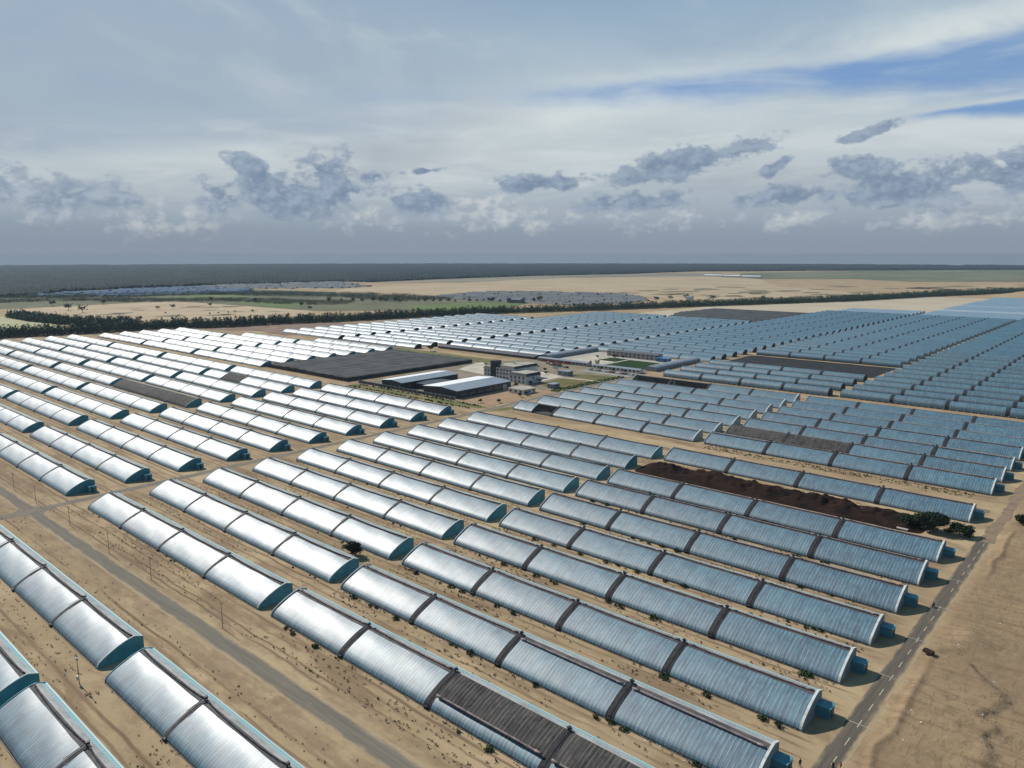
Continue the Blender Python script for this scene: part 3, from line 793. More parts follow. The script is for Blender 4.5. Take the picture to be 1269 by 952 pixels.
def far_house(x0, x1, y, key, label, group):
    return tag(link('greenhouse', FM[key], None, (x0, y, 0), 0, ((x1 - x0) / LF, 1, 1)), label, 'greenhouse', group)
def tunnel(x0, x1, y, label, group, posts=False):
    t = thing('greenhouse', label, 'greenhouse', (x0, y, 0), group, 0, ((x1 - x0) / LF, 1, 1))
    for i in range(4): link('film_cover', FM['tf', i], t)
    for i in (1, 2, 3): link('roof_strip', FM['ts', i], t)
    link('side_netting', FM['tw'], t)
    if posts:
        for k in range(34): link('foot_post', FM['tp'], t, (k * 4.0, 0, 0))
    link('end_wall', FM['te0'], t); link('end_wall', FM['te1'], t)
far = [(-868, -748, 528, 892, 'far leftmost column by the tree belt'), (-739, -610, 528, 1060, 'second far column from the left'),
       (-600, -466, 572, 1048, 'far column behind the long black shed'), (-456, -324, 646, 1345, 'far column behind the pink hostel')]
nfar = 0
for (x0, x1, ya, yb, nm) in far:
    y, n = ya, 0
    while y < yb:
        n += 1; nfar += 1
        far_house(x0, x1, y, 'silver', f'{ordinal(n)} silver greenhouse from the front in the {nm}', 'silver greenhouses in the ' + nm); y += 23.65
for n, y in enumerate((543.5, 571, 598, 624)):
    tunnel(-313.5, -180, y, f'{ordinal(n + 1)} arched blue tunnel from the front before the black-matted plot', 'arched tunnels before the black-matted plot', n == 0)
def tun_rows(x0, x1, ya, yb, nm, near, key):
    y, n = ya, 0
    while y < yb:
        n += 1
        lab = f'{ordinal(n)} arched tunnel from the front in the {nm}'
        if n <= near: tunnel(x0, x1, y, lab, 'arched tunnels in the ' + nm, n == 1)
        else: far_house(x0, x1, y, key, lab, 'arched tunnels in the ' + nm)
        y += 26.3 if y < 800 else 23.9
tun_rows(-313.5, -180, 727, 1345, 'column behind the black-matted plot', 0, 'tunnel_pale')
tun_rows(-172, -38, 546, 1365, 'column at the right edge', 12, 'tunnel')
y, n = 1349.0, 0
while y < 2040:
    n += 1
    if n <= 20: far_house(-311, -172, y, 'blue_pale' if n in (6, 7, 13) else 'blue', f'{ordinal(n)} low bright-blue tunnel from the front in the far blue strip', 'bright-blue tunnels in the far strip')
    else: break
    y += 23.9
mb = MB()
while y < 2040:
    mb.sweep([(y + 5.2 - 5.2 * math.cos(t), .5 + 3.6 * math.sin(t)) for t in [math.pi * k / 6 for k in range(7)]], [-311, -172]); y += 23.9
tag(link('far_greenhouses', mb.mesh('far_greenhouses', FILM_BLUE, True)), 'farthest low blue tunnels of the strip, merging towards the tree belt', 'greenhouse', None, 'stuff')
mb = MB()
for k in range(4):
    y = 1349 + 23.9 * k
    mb.v = []; mb.f = []; mb.m = []
    far_house(-440, -322, y, 'blue', f'{ordinal(k + 1)} pale-blue tunnel at the far end of the silver field beside bare sand', 'pale-blue tunnels beside the bare sand')

# ------------------------------------------------------------------ land cover beyond the houses
def lc(name, col, col2, s=0.01, st=(1, 1, 1)): return mat(name, col, 0.95, 0.1, dirt=col2, vscale=s, stretch=st)
FIELD = lc('pale_sand', (0.47, 0.37, 0.245), (0.40, 0.30, 0.19), 0.012)
area('sand_field', [(-1603, 411), (-1633, 511), (-1640, 640), (-1650, 735), (-1421, 753), (-1166, 772), (-1085, 700), (-1072, 520), (-1085, 440), (-1158, 425), (-1283, 443), (-1448, 436), (-1388, 377), (-1411, 370)], FIELD, 0.30, 6, 40)
area('pale_field', [(-1600, 330), (-1393, 365), (-1374, 376), (-1234, 374), (-1110, 350), (-1100, 262), (-1420, 262)], lc('pale_green_field', (0.36, 0.36, 0.20), (0.42, 0.39, 0.24), 0.02), 0.26, 4, 30)
GRN = lc('crop', (0.105, 0.155, 0.05), (0.15, 0.185, 0.07), 0.012)
area('green_field', [(-1754, 741), (-1850, 930), (-1787, 990), (-1620, 890), (-1676, 726)], GRN, 0.34, 8, 40)
area('green_field', [(-1475, 789), (-1500, 960), (-1316, 865), (-1290, 770)], GRN, 0.34, 8, 40)
area('green_field', [(-1139, 960), (-1120, 1150), (-1010, 1170), (-930, 1020), (-1000, 900)], GRN, 0.34, 8, 40)
DULL = lc('dull_scrub', (0.16, 0.155, 0.09), (0.105, 0.115, 0.065), 0.015)
area('scrub_plain', [(-2350, 380), (-1650, 380), (-1650, 740), (-1421, 760), (-1166, 780), (-1020, 900), (-1000, 1200), (-1330, 1500), (-1700, 1220), (-2050, 1150), (-2350, 900)], DULL, 0.20, 10, 60)
area('sand_plain', [(-1687, 1150), (-1905, 1419), (-2026, 1759), (-1990, 2422), (-2006, 2600), (-1814, 3050), (-1652, 3300), (-1290, 3010), (-990, 2400), (-560, 2050), (-300, 2500), (-240, 3200), (-700, 3080), (-1000, 3300), (-1300, 3010)][:10] + [(-840, 1500), (-1072, 1640), (-1259, 1590), (-1417, 1500), (-1369, 1213)],
     lc('sand_plain', (0.44, 0.345, 0.225), (0.37, 0.28, 0.175), 0.006), 0.30, 14, 60)
SCR = lc('scrub_patch', (0.17, 0.155, 0.095), (0.24, 0.20, 0.13), 0.03)
for k in range(16):
    cx, cy = rnd.uniform(-1480, -1180), rnd.uniform(480, 740); a = rnd.uniform(6, 22); b_ = rnd.uniform(2, 6)
    area('scrub_patch', [(cx + a * math.sin(q) * rnd.uniform(.6, 1.2), cy + (a + b_) * math.cos(q) * rnd.uniform(.7, 1.2)) for q in [-k2 * math.pi / 6 for k2 in range(12)]], SCR, 0.42)
for k in range(22):
    t_ = rnd.random(); cx, cy = -1100 + 700 * t_ + rnd.uniform(-60, 60), 1850 + 700 * t_ + rnd.uniform(-200, 450); a = rnd.uniform(18, 60); b_ = rnd.uniform(20, 80)
    area('scrub_patch', [(cx + a * math.sin(q) * rnd.uniform(.5, 1.2), cy + b_ * math.cos(q) * rnd.uniform(.5, 1.2)) for q in [-k2 * math.pi / 7 for k2 in range(14)]], SCR, 0.6 + max(0, gz(cx, cy)))
BLUEF = mat('blue_field', (0.060, 0.110, 0.20), 0.9, 0.05, dirt=(0.13, 0.17, 0.22), vscale=0.02, stretch=(1, .15, 1))
GREYF = mat('grey_field', (0.115, 0.135, 0.155), 0.9, 0.05, dirt=(0.21, 0.205, 0.195), vscale=0.02, stretch=(.25, 1, 1))
def roofs(name, poly, m, step, hgt, label, along_y=False, frac=.62):
    """a distant field of low greenhouse roofs: short ridges filling an outline"""
    from mathutils.geometry import intersect_point_line
    P = np.array(poly); mb = MB()
    def xr(y):
        xs = []
        for (ax, ay), (bx, by) in zip(P, np.roll(P, -1, 0)):
            if (ay <= y) != (by <= y): xs.append(ax + (y - ay) / (by - ay) * (bx - ax))
        xs.sort(); return xs
    y = P[:, 1].min() + step / 2
    while y < P[:, 1].max():
        xs = xr(y)
        for a, b in zip(xs[::2], xs[1::2]):
            x = a
            while x < b - 20:
                L = min(rnd.uniform(40, 130), b - x)
                if rnd.random() < .9:
                    w = step * frac; h = hgt * rnd.uniform(.7, 1.1)
                    mb.sweep([(y, .3), (y + w * .3, h * .8), (y + w * .6, h), (y + w, .3)], [x, x + L - 6])
                x += L
        y += step
    return tag(link(name, mb.mesh(name, m)), label, 'greenhouse field', None, 'stuff')
roofs('blue_greenhouse_field', [(-2129, 545), (-2244, 721), (-2311, 906), (-2330, 1065), (-2060, 1140), (-1831, 1040), (-1894, 930), (-1900, 740), (-2018, 640)], BLUEF, 24, 4.5, 'distant blue roofs lying below the dark wood at the left')
roofs('grey_greenhouse_field', [(-2060, 1145), (-2335, 1075), (-2401, 1241), (-2380, 1684), (-1930, 1500), (-1896, 1351), (-1986, 1230)], GREYF, 30, 4, 'distant grey roof rows at the foot of the dark wood')
roofs('grey_greenhouse_field', [(-1342, 1190), (-1407, 1410), (-1417, 1497), (-1259, 1580), (-1078, 1630), (-948, 1540), (-860, 1420), (-860, 1314), (-900, 1200), (-990, 1190)], GREYF, 22, 4, 'grey roof rows just beyond the tree belt, before the open sand')
area('green_plain', [(-1857, 4000), (-1500, 5400), (-769, 6100), (100, 6300), (0, 3300), (-432, 3400), (-743, 3140), (-1020, 3320), (-1320, 3030)], lc('green_plain', (0.115, 0.135, 0.075), (0.20, 0.19, 0.12), 0.004, (1, .4, 1)), 0.5, 30, 120)
area('grey_strip', [(-2270, 1700), (-2320, 2900), (-2210, 3440), (-1990, 4000), (-1320, 3030), (-1650, 3300), (-1830, 3060), (-2020, 2600), (-1960, 1900)], lc('far_scrub', (0.19, 0.18, 0.13), (0.29, 0.25, 0.19), 0.006, (1, .3, 1)), 0.42, 20, 100)
area('bare_sand', [(-600, 1290), (-446, 1300), (-440, 1445), (-320, 1450), (-312, 2050), (-460, 2010), (-560, 1640), (-690, 1330), (-700, 1080), (-610, 1060)], lc('bare_sand', (0.46, 0.40, 0.30), (0.42, 0.345, 0.24), 0.01), 0.25, 3, 40)
area('black_plot', [(-316, 650), (-180.5, 650), (-180.5, 722), (-316, 722)], mat('black_mulch', (0.012, 0.012, 0.013), 0.8, 0.2, dirt=(0.03, 0.028, 0.027), vscale=0.12), 0.05, 0.8, 6)
area('rubble_ground', [(-1011, 470), (-903, 520), (-835, 512), (-846, 640), (-900, 690), (-960, 640)], lc('rubble', (0.20, 0.13, 0.10), (0.28, 0.20, 0.14), 0.05), 0.2, 5, 20)

for k, (xa, xb, yv) in enumerate([(-1683, -1590, 3262), (-1570, -1490, 3230), (-1470, -1382, 3200)]):
    t_ = thing('white_shed', f'{ordinal(k + 1)} long white shed from the left on the plain before the horizon wood', 'shed', (0, 0, 0), 'white sheds on the far plain')
    mb = MB(); mb.box(xa, xb, yv, yv + 14, 0, 6.5); link('wall', mb.mesh('wall', WHITE), t_)
    mb = MB(); mb.sweep([(yv - 1, 6.4), (yv + 7, 9.5), (yv + 15, 6.4)], [xa - 1, xb + 1]); link('roof', mb.mesh('roof', WHITE), t_)
for k in range(26):
    cx, cy = rnd.uniform(-1120, -560), rnd.uniform(1680, 2080); a = rnd.uniform(12, 40); b_ = rnd.uniform(12, 60)
    if cx < -0.48 * cy - 250: continue
    area('scrub_patch', [(cx + a * math.sin(q) * rnd.uniform(.5, 1.2), cy + b_ * math.cos(q) * rnd.uniform(.5, 1.2)) for q in [-k2 * math.pi / 7 for k2 in range(14)]], SCR, 0.7 + max(0, gz(cx, cy)))

# dark wood running to the horizon
def wood():
    def edge(th):   # distance of the wood's near edge for a bearing th (from +Y towards -X)
        pts = [(-2096, 528), (-2180, 638), (-2307, 741), (-2357, 950), (-2380, 1086), (-2421, 1188), (-2389, 1445), (-2392, 1705), (-2240, 1750), (-2287, 1943), (-2330, 2451), (-2303, 2866), (-2329, 2898), (-2198, 3439), (-2222, 4220), (-1990, 4433), (-1477, 5286), (-803, 6142), (300, 6300)]
        a = np.array([math.atan2(-x, y) for x, y in pts]); r = np.array([math.hypot(x, y) for x, y in pts]); o = np.argsort(a)
        return np.interp(th, a[o], r[o])
    th = np.linspace(R(-4), R(84), 1100)
    r0 = edge(th) + nrng.normal(0, 8, len(th)); nr = 260
    t = np.linspace(0, 1, nr) ** 1.35
    rr = r0[:, None] + t[None] * (RAD - 30 - r0[:, None])
    X = -np.sin(th)[:, None] * rr; Y = np.cos(th)[:, None] * rr
    Z = 3.0 + nrng.random(X.shape) ** 1.5 * 7 + vnoise(X, Y, 90, 31) * 4 + vnoise(X, Y, 30, 32) * 3
    clear = vnoise(X, Y * .35, 260, 33) + vnoise(X, Y, 90, 34) * .5
    Z = np.where(clear > .34, .6, Z)
    Z[:, 0] = 0.0
    Z[:, -1] = 1
    n, m = X.shape; idx = np.arange(n * m).reshape(n, m)
    f = np.stack([idx[:-1, :-1], idx[:-1, 1:], idx[1:, 1:], idx[1:, :-1]], -1).reshape(-1, 4)
    me = fast_mesh('wood', np.stack([X, Y, Z], -1).reshape(-1, 3), f, mat('wood_leaf', (0.010, 0.020, 0.022), 0.9, 0.05, dirt=(0.030, 0.042, 0.040), vscale=0.006))
    tag(link('distant_wood', me), 'dark wood covering the plain all the way to the horizon', 'wood', None, 'stuff')
wood()

# ------------------------------------------------------------------ trees
def clumps(n, centres, size, rng, tri=False):
    """n leaf cards spread through a set of lobes (x,y,z,rx,ry,rz)"""
    c = np.array(centres, float)
    w = c[:, 3] * c[:, 4] * c[:, 5]; pick = rng.choice(len(c), n, p=w / w.sum())
    d = rng.normal(size=(n, 3)); d /= np.linalg.norm(d, axis=1)[:, None]
    r = rng.random(n) ** (1 / 2.2)
    p = c[pick, :3] + d * r[:, None] * c[pick, 3:6]
    a = rng.normal(size=(n, 3)); a /= np.linalg.norm(a, axis=1)[:, None]
    b = np.cross(a, rng.normal(size=(n, 3))); b /= np.linalg.norm(b, axis=1)[:, None]
    s = size * rng.uniform(.6, 1.3, (n, 1))
    v = np.stack([p - a * s, p + b * s * .7, p + a * s, p - b * s * .7], 1)
    return v.reshape(-1, 3)
def crown_mesh(name, n, centres, size, m, seed):
    rng = np.random.default_rng(seed); v = clumps(n, centres, size, rng)
    return fast_mesh(name, v, np.arange(len(v)).reshape(-1, 4), m)
def lobes(h, w, seed, base=.3, k=7):
    r = random.Random(seed); out = [(0, 0, h * .62, w * .42, w * .42, h * .30)]
    for _ in range(k):
        a = r.uniform(0, 6.28); q = r.uniform(.2, .48) * w
        z = h * r.uniform(base + .12, .86)
        out.append((q * math.cos(a), q * math.sin(a), z, w * r.uniform(.16, .27), w * r.uniform(.16, .27), h * r.uniform(.10, .18)))
    return out
def trunk_mesh(h, w, lob, seed):
    mb = MB(); r0 = max(.06, h * .022)
    mb.tube((0, 0, -.1), (r0 * .6, -r0 * .4, h * .32), r0 * 1.3, r0, 7); mb.tube((r0 * .6, -r0 * .4, h * .32), (0, 0, h * .7), r0, r0 * .45, 6)
    for (x, y, z, *_) in lob[1:6]: mb.tube((r0 * .5, -r0 * .3, h * .34), (x * .9, y * .9, z), r0 * .55, r0 * .2, 5)
    return mb.mesh('trunk', BARK, True)
def tree(x, y, h, w, label, group=None, seed=1, n=500, m=None, leaf=None, name='tree'):
    lb = lobes(h, w, seed, .12 if name != 'tree' else .3)
    t = thing(name if name != 'big_tree' else 'tree', label, 'shrub' if name == 'shrub' else 'tree', (x, y, gz(x, y)), group, rnd.uniform(0, 6))
    link('trunk', trunk_mesh(h, w, lb, seed), t)
    link('crown', crown_mesh('crown', n, lb, leaf or h * .075, m or LEAF, seed), t)
    return t
# shelter belts: thousands of poplars that read as one hedge
def belt(name, pts, width, h0, h1, space, label, m, nleaf=46, seed=5, gap=.04):
    nleaf = int(nleaf * 2.6)
    rng = np.random.default_rng(seed); P = np.array(pts, float)
    seg = np.hypot(*np.diff(P, axis=0).T); cum = np.concatenate([[0], np.cumsum(seg)])
    out = []; rows = max(2, int(width / 4.5))
    for s in np.arange(0, cum[-1], space):
        x, y = np.interp(s, cum, P[:, 0]), np.interp(s, cum, P[:, 1])
        i = min(np.searchsorted(cum, s, 'right') - 1, len(seg) - 1); t = (P[i + 1] - P[i]) / seg[i]; nr = np.array([-t[1], t[0]])
        for r in range(rows):
            q = np.array([x, y]) + nr * ((r + .5) / rows - .5) * width + rng.normal(0, .7, 2)
            hh = (h0 + (h1 - h0) * s / cum[-1]) * rng.uniform(.58, 1.16)
            if rng.random() < gap * (2 if math.sin(s * .013 + r) > .2 else .4): continue
            w = space * rng.uniform(.55, .85)
            v = clumps(nleaf, [(q[0], q[1], hh * .52, w, w, hh * .44), (q[0], q[1], hh * .28, w * 1.25, w * 1.25, hh * .28)], max(.7, hh * .072), rng)
            out.append(v)
    v = np.concatenate(out)
    tag(link(name, fast_mesh(name, v, np.arange(len(v)).reshape(-1, 4), m)), label, 'tree belt', None, 'stuff')
belt('tree_belt', [(-1092, 200), (-1075, 267), (-1066, 311), (-1052, 358), (-1046, 456), (-1001, 510), (-990, 587), (-956, 674), (-903, 911), (-876, 974)], 22, 15.5, 13.5, 4.6, 'dark poplar belt standing behind the silver greenhouses at the left', LEAFBELT, 46, 5)
belt('tree_belt', [(-876, 974), (-800, 1125), (-728, 1306), (-540, 1724), (-440, 2100), (-318, 2380), (-150, 2700)], 30, 13, 16, 7, 'dark tree belt running on to the right edge before the sand plain', LEAFBELT, 40, 6)
belt('tree_belt', [(-1410, 372), (-1300, 374), (-1230, 385), (-1165, 410), (-1120, 430), (-1085, 425)], 24, 14, 14, 5, 'second dark tree belt behind the pale green field at the left', LEAFBELT, 44, 7)
# lone trees on the sand field and along the crops
spots = [(-1508, 484, 14), (-1431, 481, 15), (-1193, 462, 9), (-1662, 506, 14), (-1635, 590, 11), (-1177, 475, 9), (-1412, 603, 8), (-1404, 627, 10), (-1417, 706, 8), (-1216, 683, 6), (-1240, 662, 4),
         (-1226, 625, 4), (-1231, 645, 4), (-1227, 610, 4), (-1295, 565, 4), (-1226, 556, 4), (-1185, 779, 9), (-1282, 823, 10), (-1441, 819, 13), (-1565, 784, 12)]
big_sand = {0: 'large round tree on the sand field, left of a pair', 1: 'large spreading tree with long shadow on the sand field, right of a pair'}
spots = spots[:2] + sorted(spots[2:], key=left_to_right)
for k, (x, y, h) in enumerate(spots):
    lab = big_sand.get(k) or f'{"small bush" if h < 6 else "dark tree"} on the far sand field, {ordinal(k - 1)} from the left of the scattered ones'
    tree(x, y, h, h * 1.05, lab, 'trees scattered on the sand field', 100 + k, 90, LEAFDK, h * .11)
row = [(-1335 + 14 * k + rnd.uniform(-4, 4), 930 + 13 * k + rnd.uniform(-14, 14)) for k in range(24)]
row.sort(key=left_to_right)
for k, (x, y) in enumerate(row):
    h = rnd.uniform(8, 16)
    tree(x, y, h, h * rnd.uniform(.6, .95), f'{ordinal(k + 1)} tree from the left in the ragged row beyond the poplar belt', 'trees in the ragged row beyond the belt', 200 + k, 80, LEAFDK, h * .11)
belt('grove', [(-1900, 480), (-1850, 640), (-1680, 720), (-1560, 860), (-1360, 900), (-1300, 960)], 120, 5, 8, 17, 'scrubby grove of grey-green trees behind the sand field', LEAFDRY, 24, 9, .62)
belt('grove', [(-2120, 430), (-2060, 600), (-1960, 720), (-1880, 980), (-1700, 1060), (-1500, 1150), (-1250, 1120)], 170, 7, 9, 17, 'loose grove of dark trees below the blue roofs', LEAFBELT, 24, 10, .60)
for k, (x, y, h) in enumerate(sorted([(-820, 1512, 15), (-848, 1490, 11), (-842, 1420, 13), (-780, 1560, 12), (-700, 1640, 11)], key=left_to_right)):
    tree(x, y, h, h * 1.1, f'{ordinal(k + 1)} tree from the left standing above the belt near the white tower block', 'trees above the belt by the white house', 260 + k, 90, LEAFDK, h * .11)
# trees near the houses
tree(-198.2, 142.6, 5.6, 5.6, 'small round green tree between two teal gables in the middle stack', None, 41, 2600, LEAFDK, .24, 'big_tree')
tree(-57.5, 298.5, 7.4, 12.0, 'large dark tree at the road end of the brown mound', None, 42, 5200, LEAFDK, .34, 'big_tree')
tree(-49.5, 299.5, 4.4, 8.5, 'lower dark tree spreading beside the large tree at the mound end', None, 43, 2600, LEAFDK, .30, 'big_tree')
tree(-65.5, 299.0, 4.2, 8.0, 'low dark tree sunk in the right end of the brown mound', None, 46, 2200, LEAFDK, .30, 'big_tree')
tree(-34.6, 327.0, 4.2, 5.2, 'dark green bush at the right edge beyond the dashed road', None, 44, 1100, LEAFDK, .30, 'shrub')
tree(-584, 529, 7.0, 7.5, 'lone dark tree on the grass strip behind the shade-net block', None, 45, 500, LEAFDK, .5)

# ------------------------------------------------------------------ brown mound, spoil heaps
def mound():
    x0, x1, y0, y1 = -184, -58, 290.5, 311.5
    xs, ys = np.linspace(x0, x1, 180), np.linspace(y0, y1, 36)
    X, Y = np.meshgrid(xs, ys, indexing='ij')
    ex = sstep(X, x0, x0 + 9) * (1 - sstep(X, x1 - 12, x1)); yc = (Y - y0) / (y1 - y0)
    Z = ex * np.sin(np.pi * np.clip(yc, 0, 1)) ** .8 * (2.6 + 2.4 * vnoise(X, Y, 16, 51) + 2.4 * vnoise(X, Y, 5, 52) + 1.8 * vnoise(X, Y, 1.9, 53))
    Z = Z * (.45 + .75 * sstep(yc, .25, .75)) - .05
    n, m = X.shape; idx = np.arange(n * m).reshape(n, m)
    f = np.stack([idx[:-1, :-1], idx[1:, :-1], idx[1:, 1:], idx[:-1, 1:]], -1).reshape(-1, 4)
    me = fast_mesh('compost_mound', np.stack([X, Y, Z], -1).reshape(-1, 3), f, mat('compost', (0.030, 0.016, 0.011), 0.95, 0.05, dirt=(0.008, 0.006, 0.005), vscale=0.10, bump=1.0, bscale=1.6))
    tag(link('compost_mound', me), 'long dark-brown heap of compost between two blue greenhouses', 'heap')
mound()

# ------------------------------------------------------------------ compound: sheds, office, yards
def windows(t, rects, axis_, at, depth=.12):
    """each window a frame with its pane; rects (a0,a1,z0,z1) on a wall x=at or y=at"""
    for (a0, a1, z0, z1) in rects:
        mb = MB(); mp = MB()
        def put(m, b0, b1, c0, c1, d0, d1):
            if axis_ == 'y': m.box(b0, b1, at - d1, at - d0, c0, c1)
            else: m.box(at + d0, at + d1, b0, b1, c0, c1)
        fr = .14
        put(mb, a0 - fr, a1 + fr, z0 - fr, z0, 0, depth); put(mb, a0 - fr, a1 + fr, z1, z1 + fr, 0, depth)
        put(mb, a0 - fr, a0, z0, z1, 0, depth); put(mb, a1, a1 + fr, z0, z1, 0, depth)
        put(mp, a0, a1, z0, z1, 0, .05)
        f = link('window', mb.mesh('window', CONC), t); link('pane', mp.mesh('pane', GLASS), f)
def gabled(name, label, cat, x0, x1, y0, y1, eave, ridge, wall, roof, along='y', over=.5, group=None, roof2=None):
    t = thing(name, label, cat, (0, 0, 0), group)
    mb = MB()
    if along == 'y':
        xm = (x0 + x1) / 2
        for (xa, xb, yk) in ((x0, x1, y0), (x0, x1, y1)):
            p = [(xa, yk, 0), (xb, yk, 0), (xb, yk, eave), (xm, yk, ridge - .1), (xa, yk, eave)]
            mb.poly(p if yk == y0 else p[::-1])
        mb.quad((x1, y0, 0), (x1, y1, 0), (x1, y1, eave), (x1, y0, eave)); mb.quad((x0, y1, 0), (x0, y0, 0), (x0, y0, eave), (x0, y1, eave))
        link('wall', mb.mesh('wall', wall), t)
        mr = MB(); s = (ridge - eave) / (xm - x0)
        prof = [(x0 - over, eave - over * s), (xm, ridge), (x1 + over, eave - over * s)]
        for (xa, za), (xb, zb) in zip(prof[:-1], prof[1:]):
            mr.quad((xa, y0 - over, za), (xb, y0 - over, zb), (xb, y1 + over, zb), (xa, y1 + over, za))
            mr.quad((xa, y1 + over, za - .18), (xb, y1 + over, zb - .18), (xb, y0 - over, zb - .18), (xa, y0 - over, za - .18))
            mr.quad((xa, y0 - over, za - .18), (xb, y0 - over, zb - .18), (xb, y0 - over, zb), (xa, y0 - over, za))
        mr.quad((x1 + over, y0 - over, prof[2][1] - .18), (x1 + over, y1 + over, prof[2][1] - .18), (x1 + over, y1 + over, prof[2][1]), (x1 + over, y0 - over, prof[2][1]))
    else:
        ym = (y0 + y1) / 2
        for xk in (x0, x1):
            p = [(xk, y0, 0), (xk, y1, 0), (xk, y1, eave), (xk, ym, ridge - .1), (xk, y0, eave)]
            mb.poly(p if xk == x1 else p[::-1])
        mb.quad((x0, y0, 0), (x1, y0, 0), (x1, y0, eave), (x0, y0, eave)); mb.quad((x1, y1, 0), (x0, y1, 0), (x0, y1, eave), (x1, y1, eave))
        link('wall', mb.mesh('wall', wall), t)
        mr = MB(); s = (ridge - eave) / (ym - y0)
        prof = [(y0 - over, eave - over * s), (ym, ridge), (y1 + over, eave - over * s)]
        for (ya, za), (yb, zb) in zip(prof[:-1], prof[1:]):
            mr.quad((x0 - over, ya, za), (x1 + over, ya, za), (x1 + over, yb, zb), (x0 - over, yb, zb))
            mr.quad((x0 - over, yb, zb - .18), (x1 + over, yb, zb - .18), (x1 + over, ya, za - .18), (x0 - over, ya, za - .18))
            mr.quad((x1 + over, ya, za - .18), (x1 + over, yb, zb - .18), (x1 + over, yb, zb), (x1 + over, ya, za))
        mr.quad((x0 - over, y0 - over, prof[0][1] - .18), (x1 + over, y0 - over, prof[0][1] - .18), (x1 + over, y0 - over, prof[0][1]), (x0 - over, y0 - over, prof[0][1]))
    me_ = mr.mesh('roof', [roof, roof2 or roof])
    if roof2: me_.polygons.foreach_set('material_index', [1 if i_ < 3 else 0 for i_ in range(len(me_.polygons))])
    link('roof', me_, t)
    return t
w2 = gabled('warehouse', 'nearer dark warehouse with half-bright sheet roof behind the panelled wall', 'warehouse', -407, -372, 361, 418, 5.6, 7.0, DKWALL, SHEET, roof2=mat('sunlit_sheet', (.82, .83, .82), .5, .4))  # sun glare on the left slope put into a whiter sheet colour
w1 = gabled('warehouse', 'farther dark warehouse with half-bright sheet roof beside the shade-net block', 'warehouse', -451, -427.5, 357.5, 416, 5.6, 6.8, DKWALL, SHEET, roof2=MAT['sunlit_sheet'])
for t_, xe in ((w2, -372), (w1, -427.5)):
    windows(t_, [(365 + 9 * k, 370 + 9 * k, 1.6, 2.6) for k in range(5)], 'x', xe)
mb = MB(); mb.box(-371.98, -371.85, 409, 413.5, 0, 4); link('door', mb.mesh('door', SHEET), w2)
lk = gabled('link_shed', 'low dark shed joining the two warehouses', 'shed', -427, -408, 370, 396, 4.2, 4.8, DKWALL, DKWALL, 'x')
# panelled boundary wall
t = thing('boundary_wall', 'grey panelled wall running in front of the two warehouses', 'wall', (0, 0, 0))
mb = MB(); mb.box(-478, -369, 356.0, 356.25, 0, 2.3); link('wall', mb.mesh('wall', mat('bw', (0.27, 0.28, 0.29), .8, .2, dirt=(.20, .21, .22), vscale=.3)), t)
for k in range(23):
    x = -478 + k * 4.95
    mb = MB(); mb.box(x - .25, x + .25, 355.8, 356.4, 0, 2.6); link('pillar', mb.mesh('pillar', WALLGREY), t)
    if k < 22:
        mb = MB(); mb.box(x + .7, x + 4.2, 355.85, 355.98, .7, 1.9); link('panel', mb.mesh('panel', DKWALL), t)
# shade-net house
t = thing('shade_house', 'broad flat dark shade-net house left of the warehouses', 'shade house', (0, 0, 0))
nx, ny = 58, 66; xs, ys = np.linspace(-607, -490, nx), np.linspace(353, 496, ny)
X, Y = np.meshgrid(xs, ys, indexing='ij'); Z = 2.7 + .75 * np.abs(np.sin((X + 607) * math.pi / 13)) + vnoise(X, Y, 7, 61) * .35 + vnoise(X, Y, 25, 62) * .5
idx = np.arange(nx * ny).reshape(nx, ny); f = np.stack([idx[:-1, :-1], idx[1:, :-1], idx[1:, 1:], idx[:-1, 1:]], -1).reshape(-1, 4)
link('net_roof', fast_mesh('net_roof', np.stack([X, Y, Z], -1).reshape(-1, 3), f, NET, smooth=True), t)
mb = MB(); mb.quad((-607, 353, 0), (-490, 353, 0), (-490, 353, 3.05), (-607, 353, 3.05)); mb.quad((-490, 353, 0), (-490, 496, 0), (-490, 496, 3.05), (-490, 353, 3.05))
mb.quad((-607, 496, 0), (-607, 353, 0), (-607, 353, 3.05), (-607, 496, 3.05)); mb.quad((-490, 496, 0), (-607, 496, 0), (-607, 496, 3.05), (-490, 496, 3.05))
link('net_wall', mb.mesh('net_wall', NET), t)
for k in range(28):
    mb = MB(); x = -607 + k * 4.33; mb.tube((x, 352.7, 0), (x, 352.7, 3.4), .09, None, 5); link('post', mb.mesh('post', WOODPOLE), t)
for x in (-580.5, -541.5):
    mb = MB(); mb.box(x - .35, x + .35, 353.2, 495.8, 3.45, 3.62); link('seam', mb.mesh('seam', BLACK), t)
# far black net field, in low rows
t = thing('shade_house', 'wide black net-covered field at the back of the silver greenhouses', 'shade house', (0, 0, 0))
mb = MB(); y = 1056
while y < 1275:
    xa = -640 + max(0, (1130 - y)) * .45
    mb.sweep([(y, .6), (y + 5, 3.4), (y + 11, 3.8), (y + 15, .6)], [xa + rnd.uniform(0, 6), -447]); y += 16
link('net_roof', mb.mesh('net_roof', NET), t)
# long black shed in front of the far silver field
t = gabled('long_shed', 'long low black shed along the front of the far silver greenhouses', 'shed', -596, -461, 551, 568, 2.4, 3.6, DKWALL, mat('dkroof', (0.075, 0.08, 0.088), .7, .3, dirt=(.11, .11, .115), vscale=.1), 'x', .3)
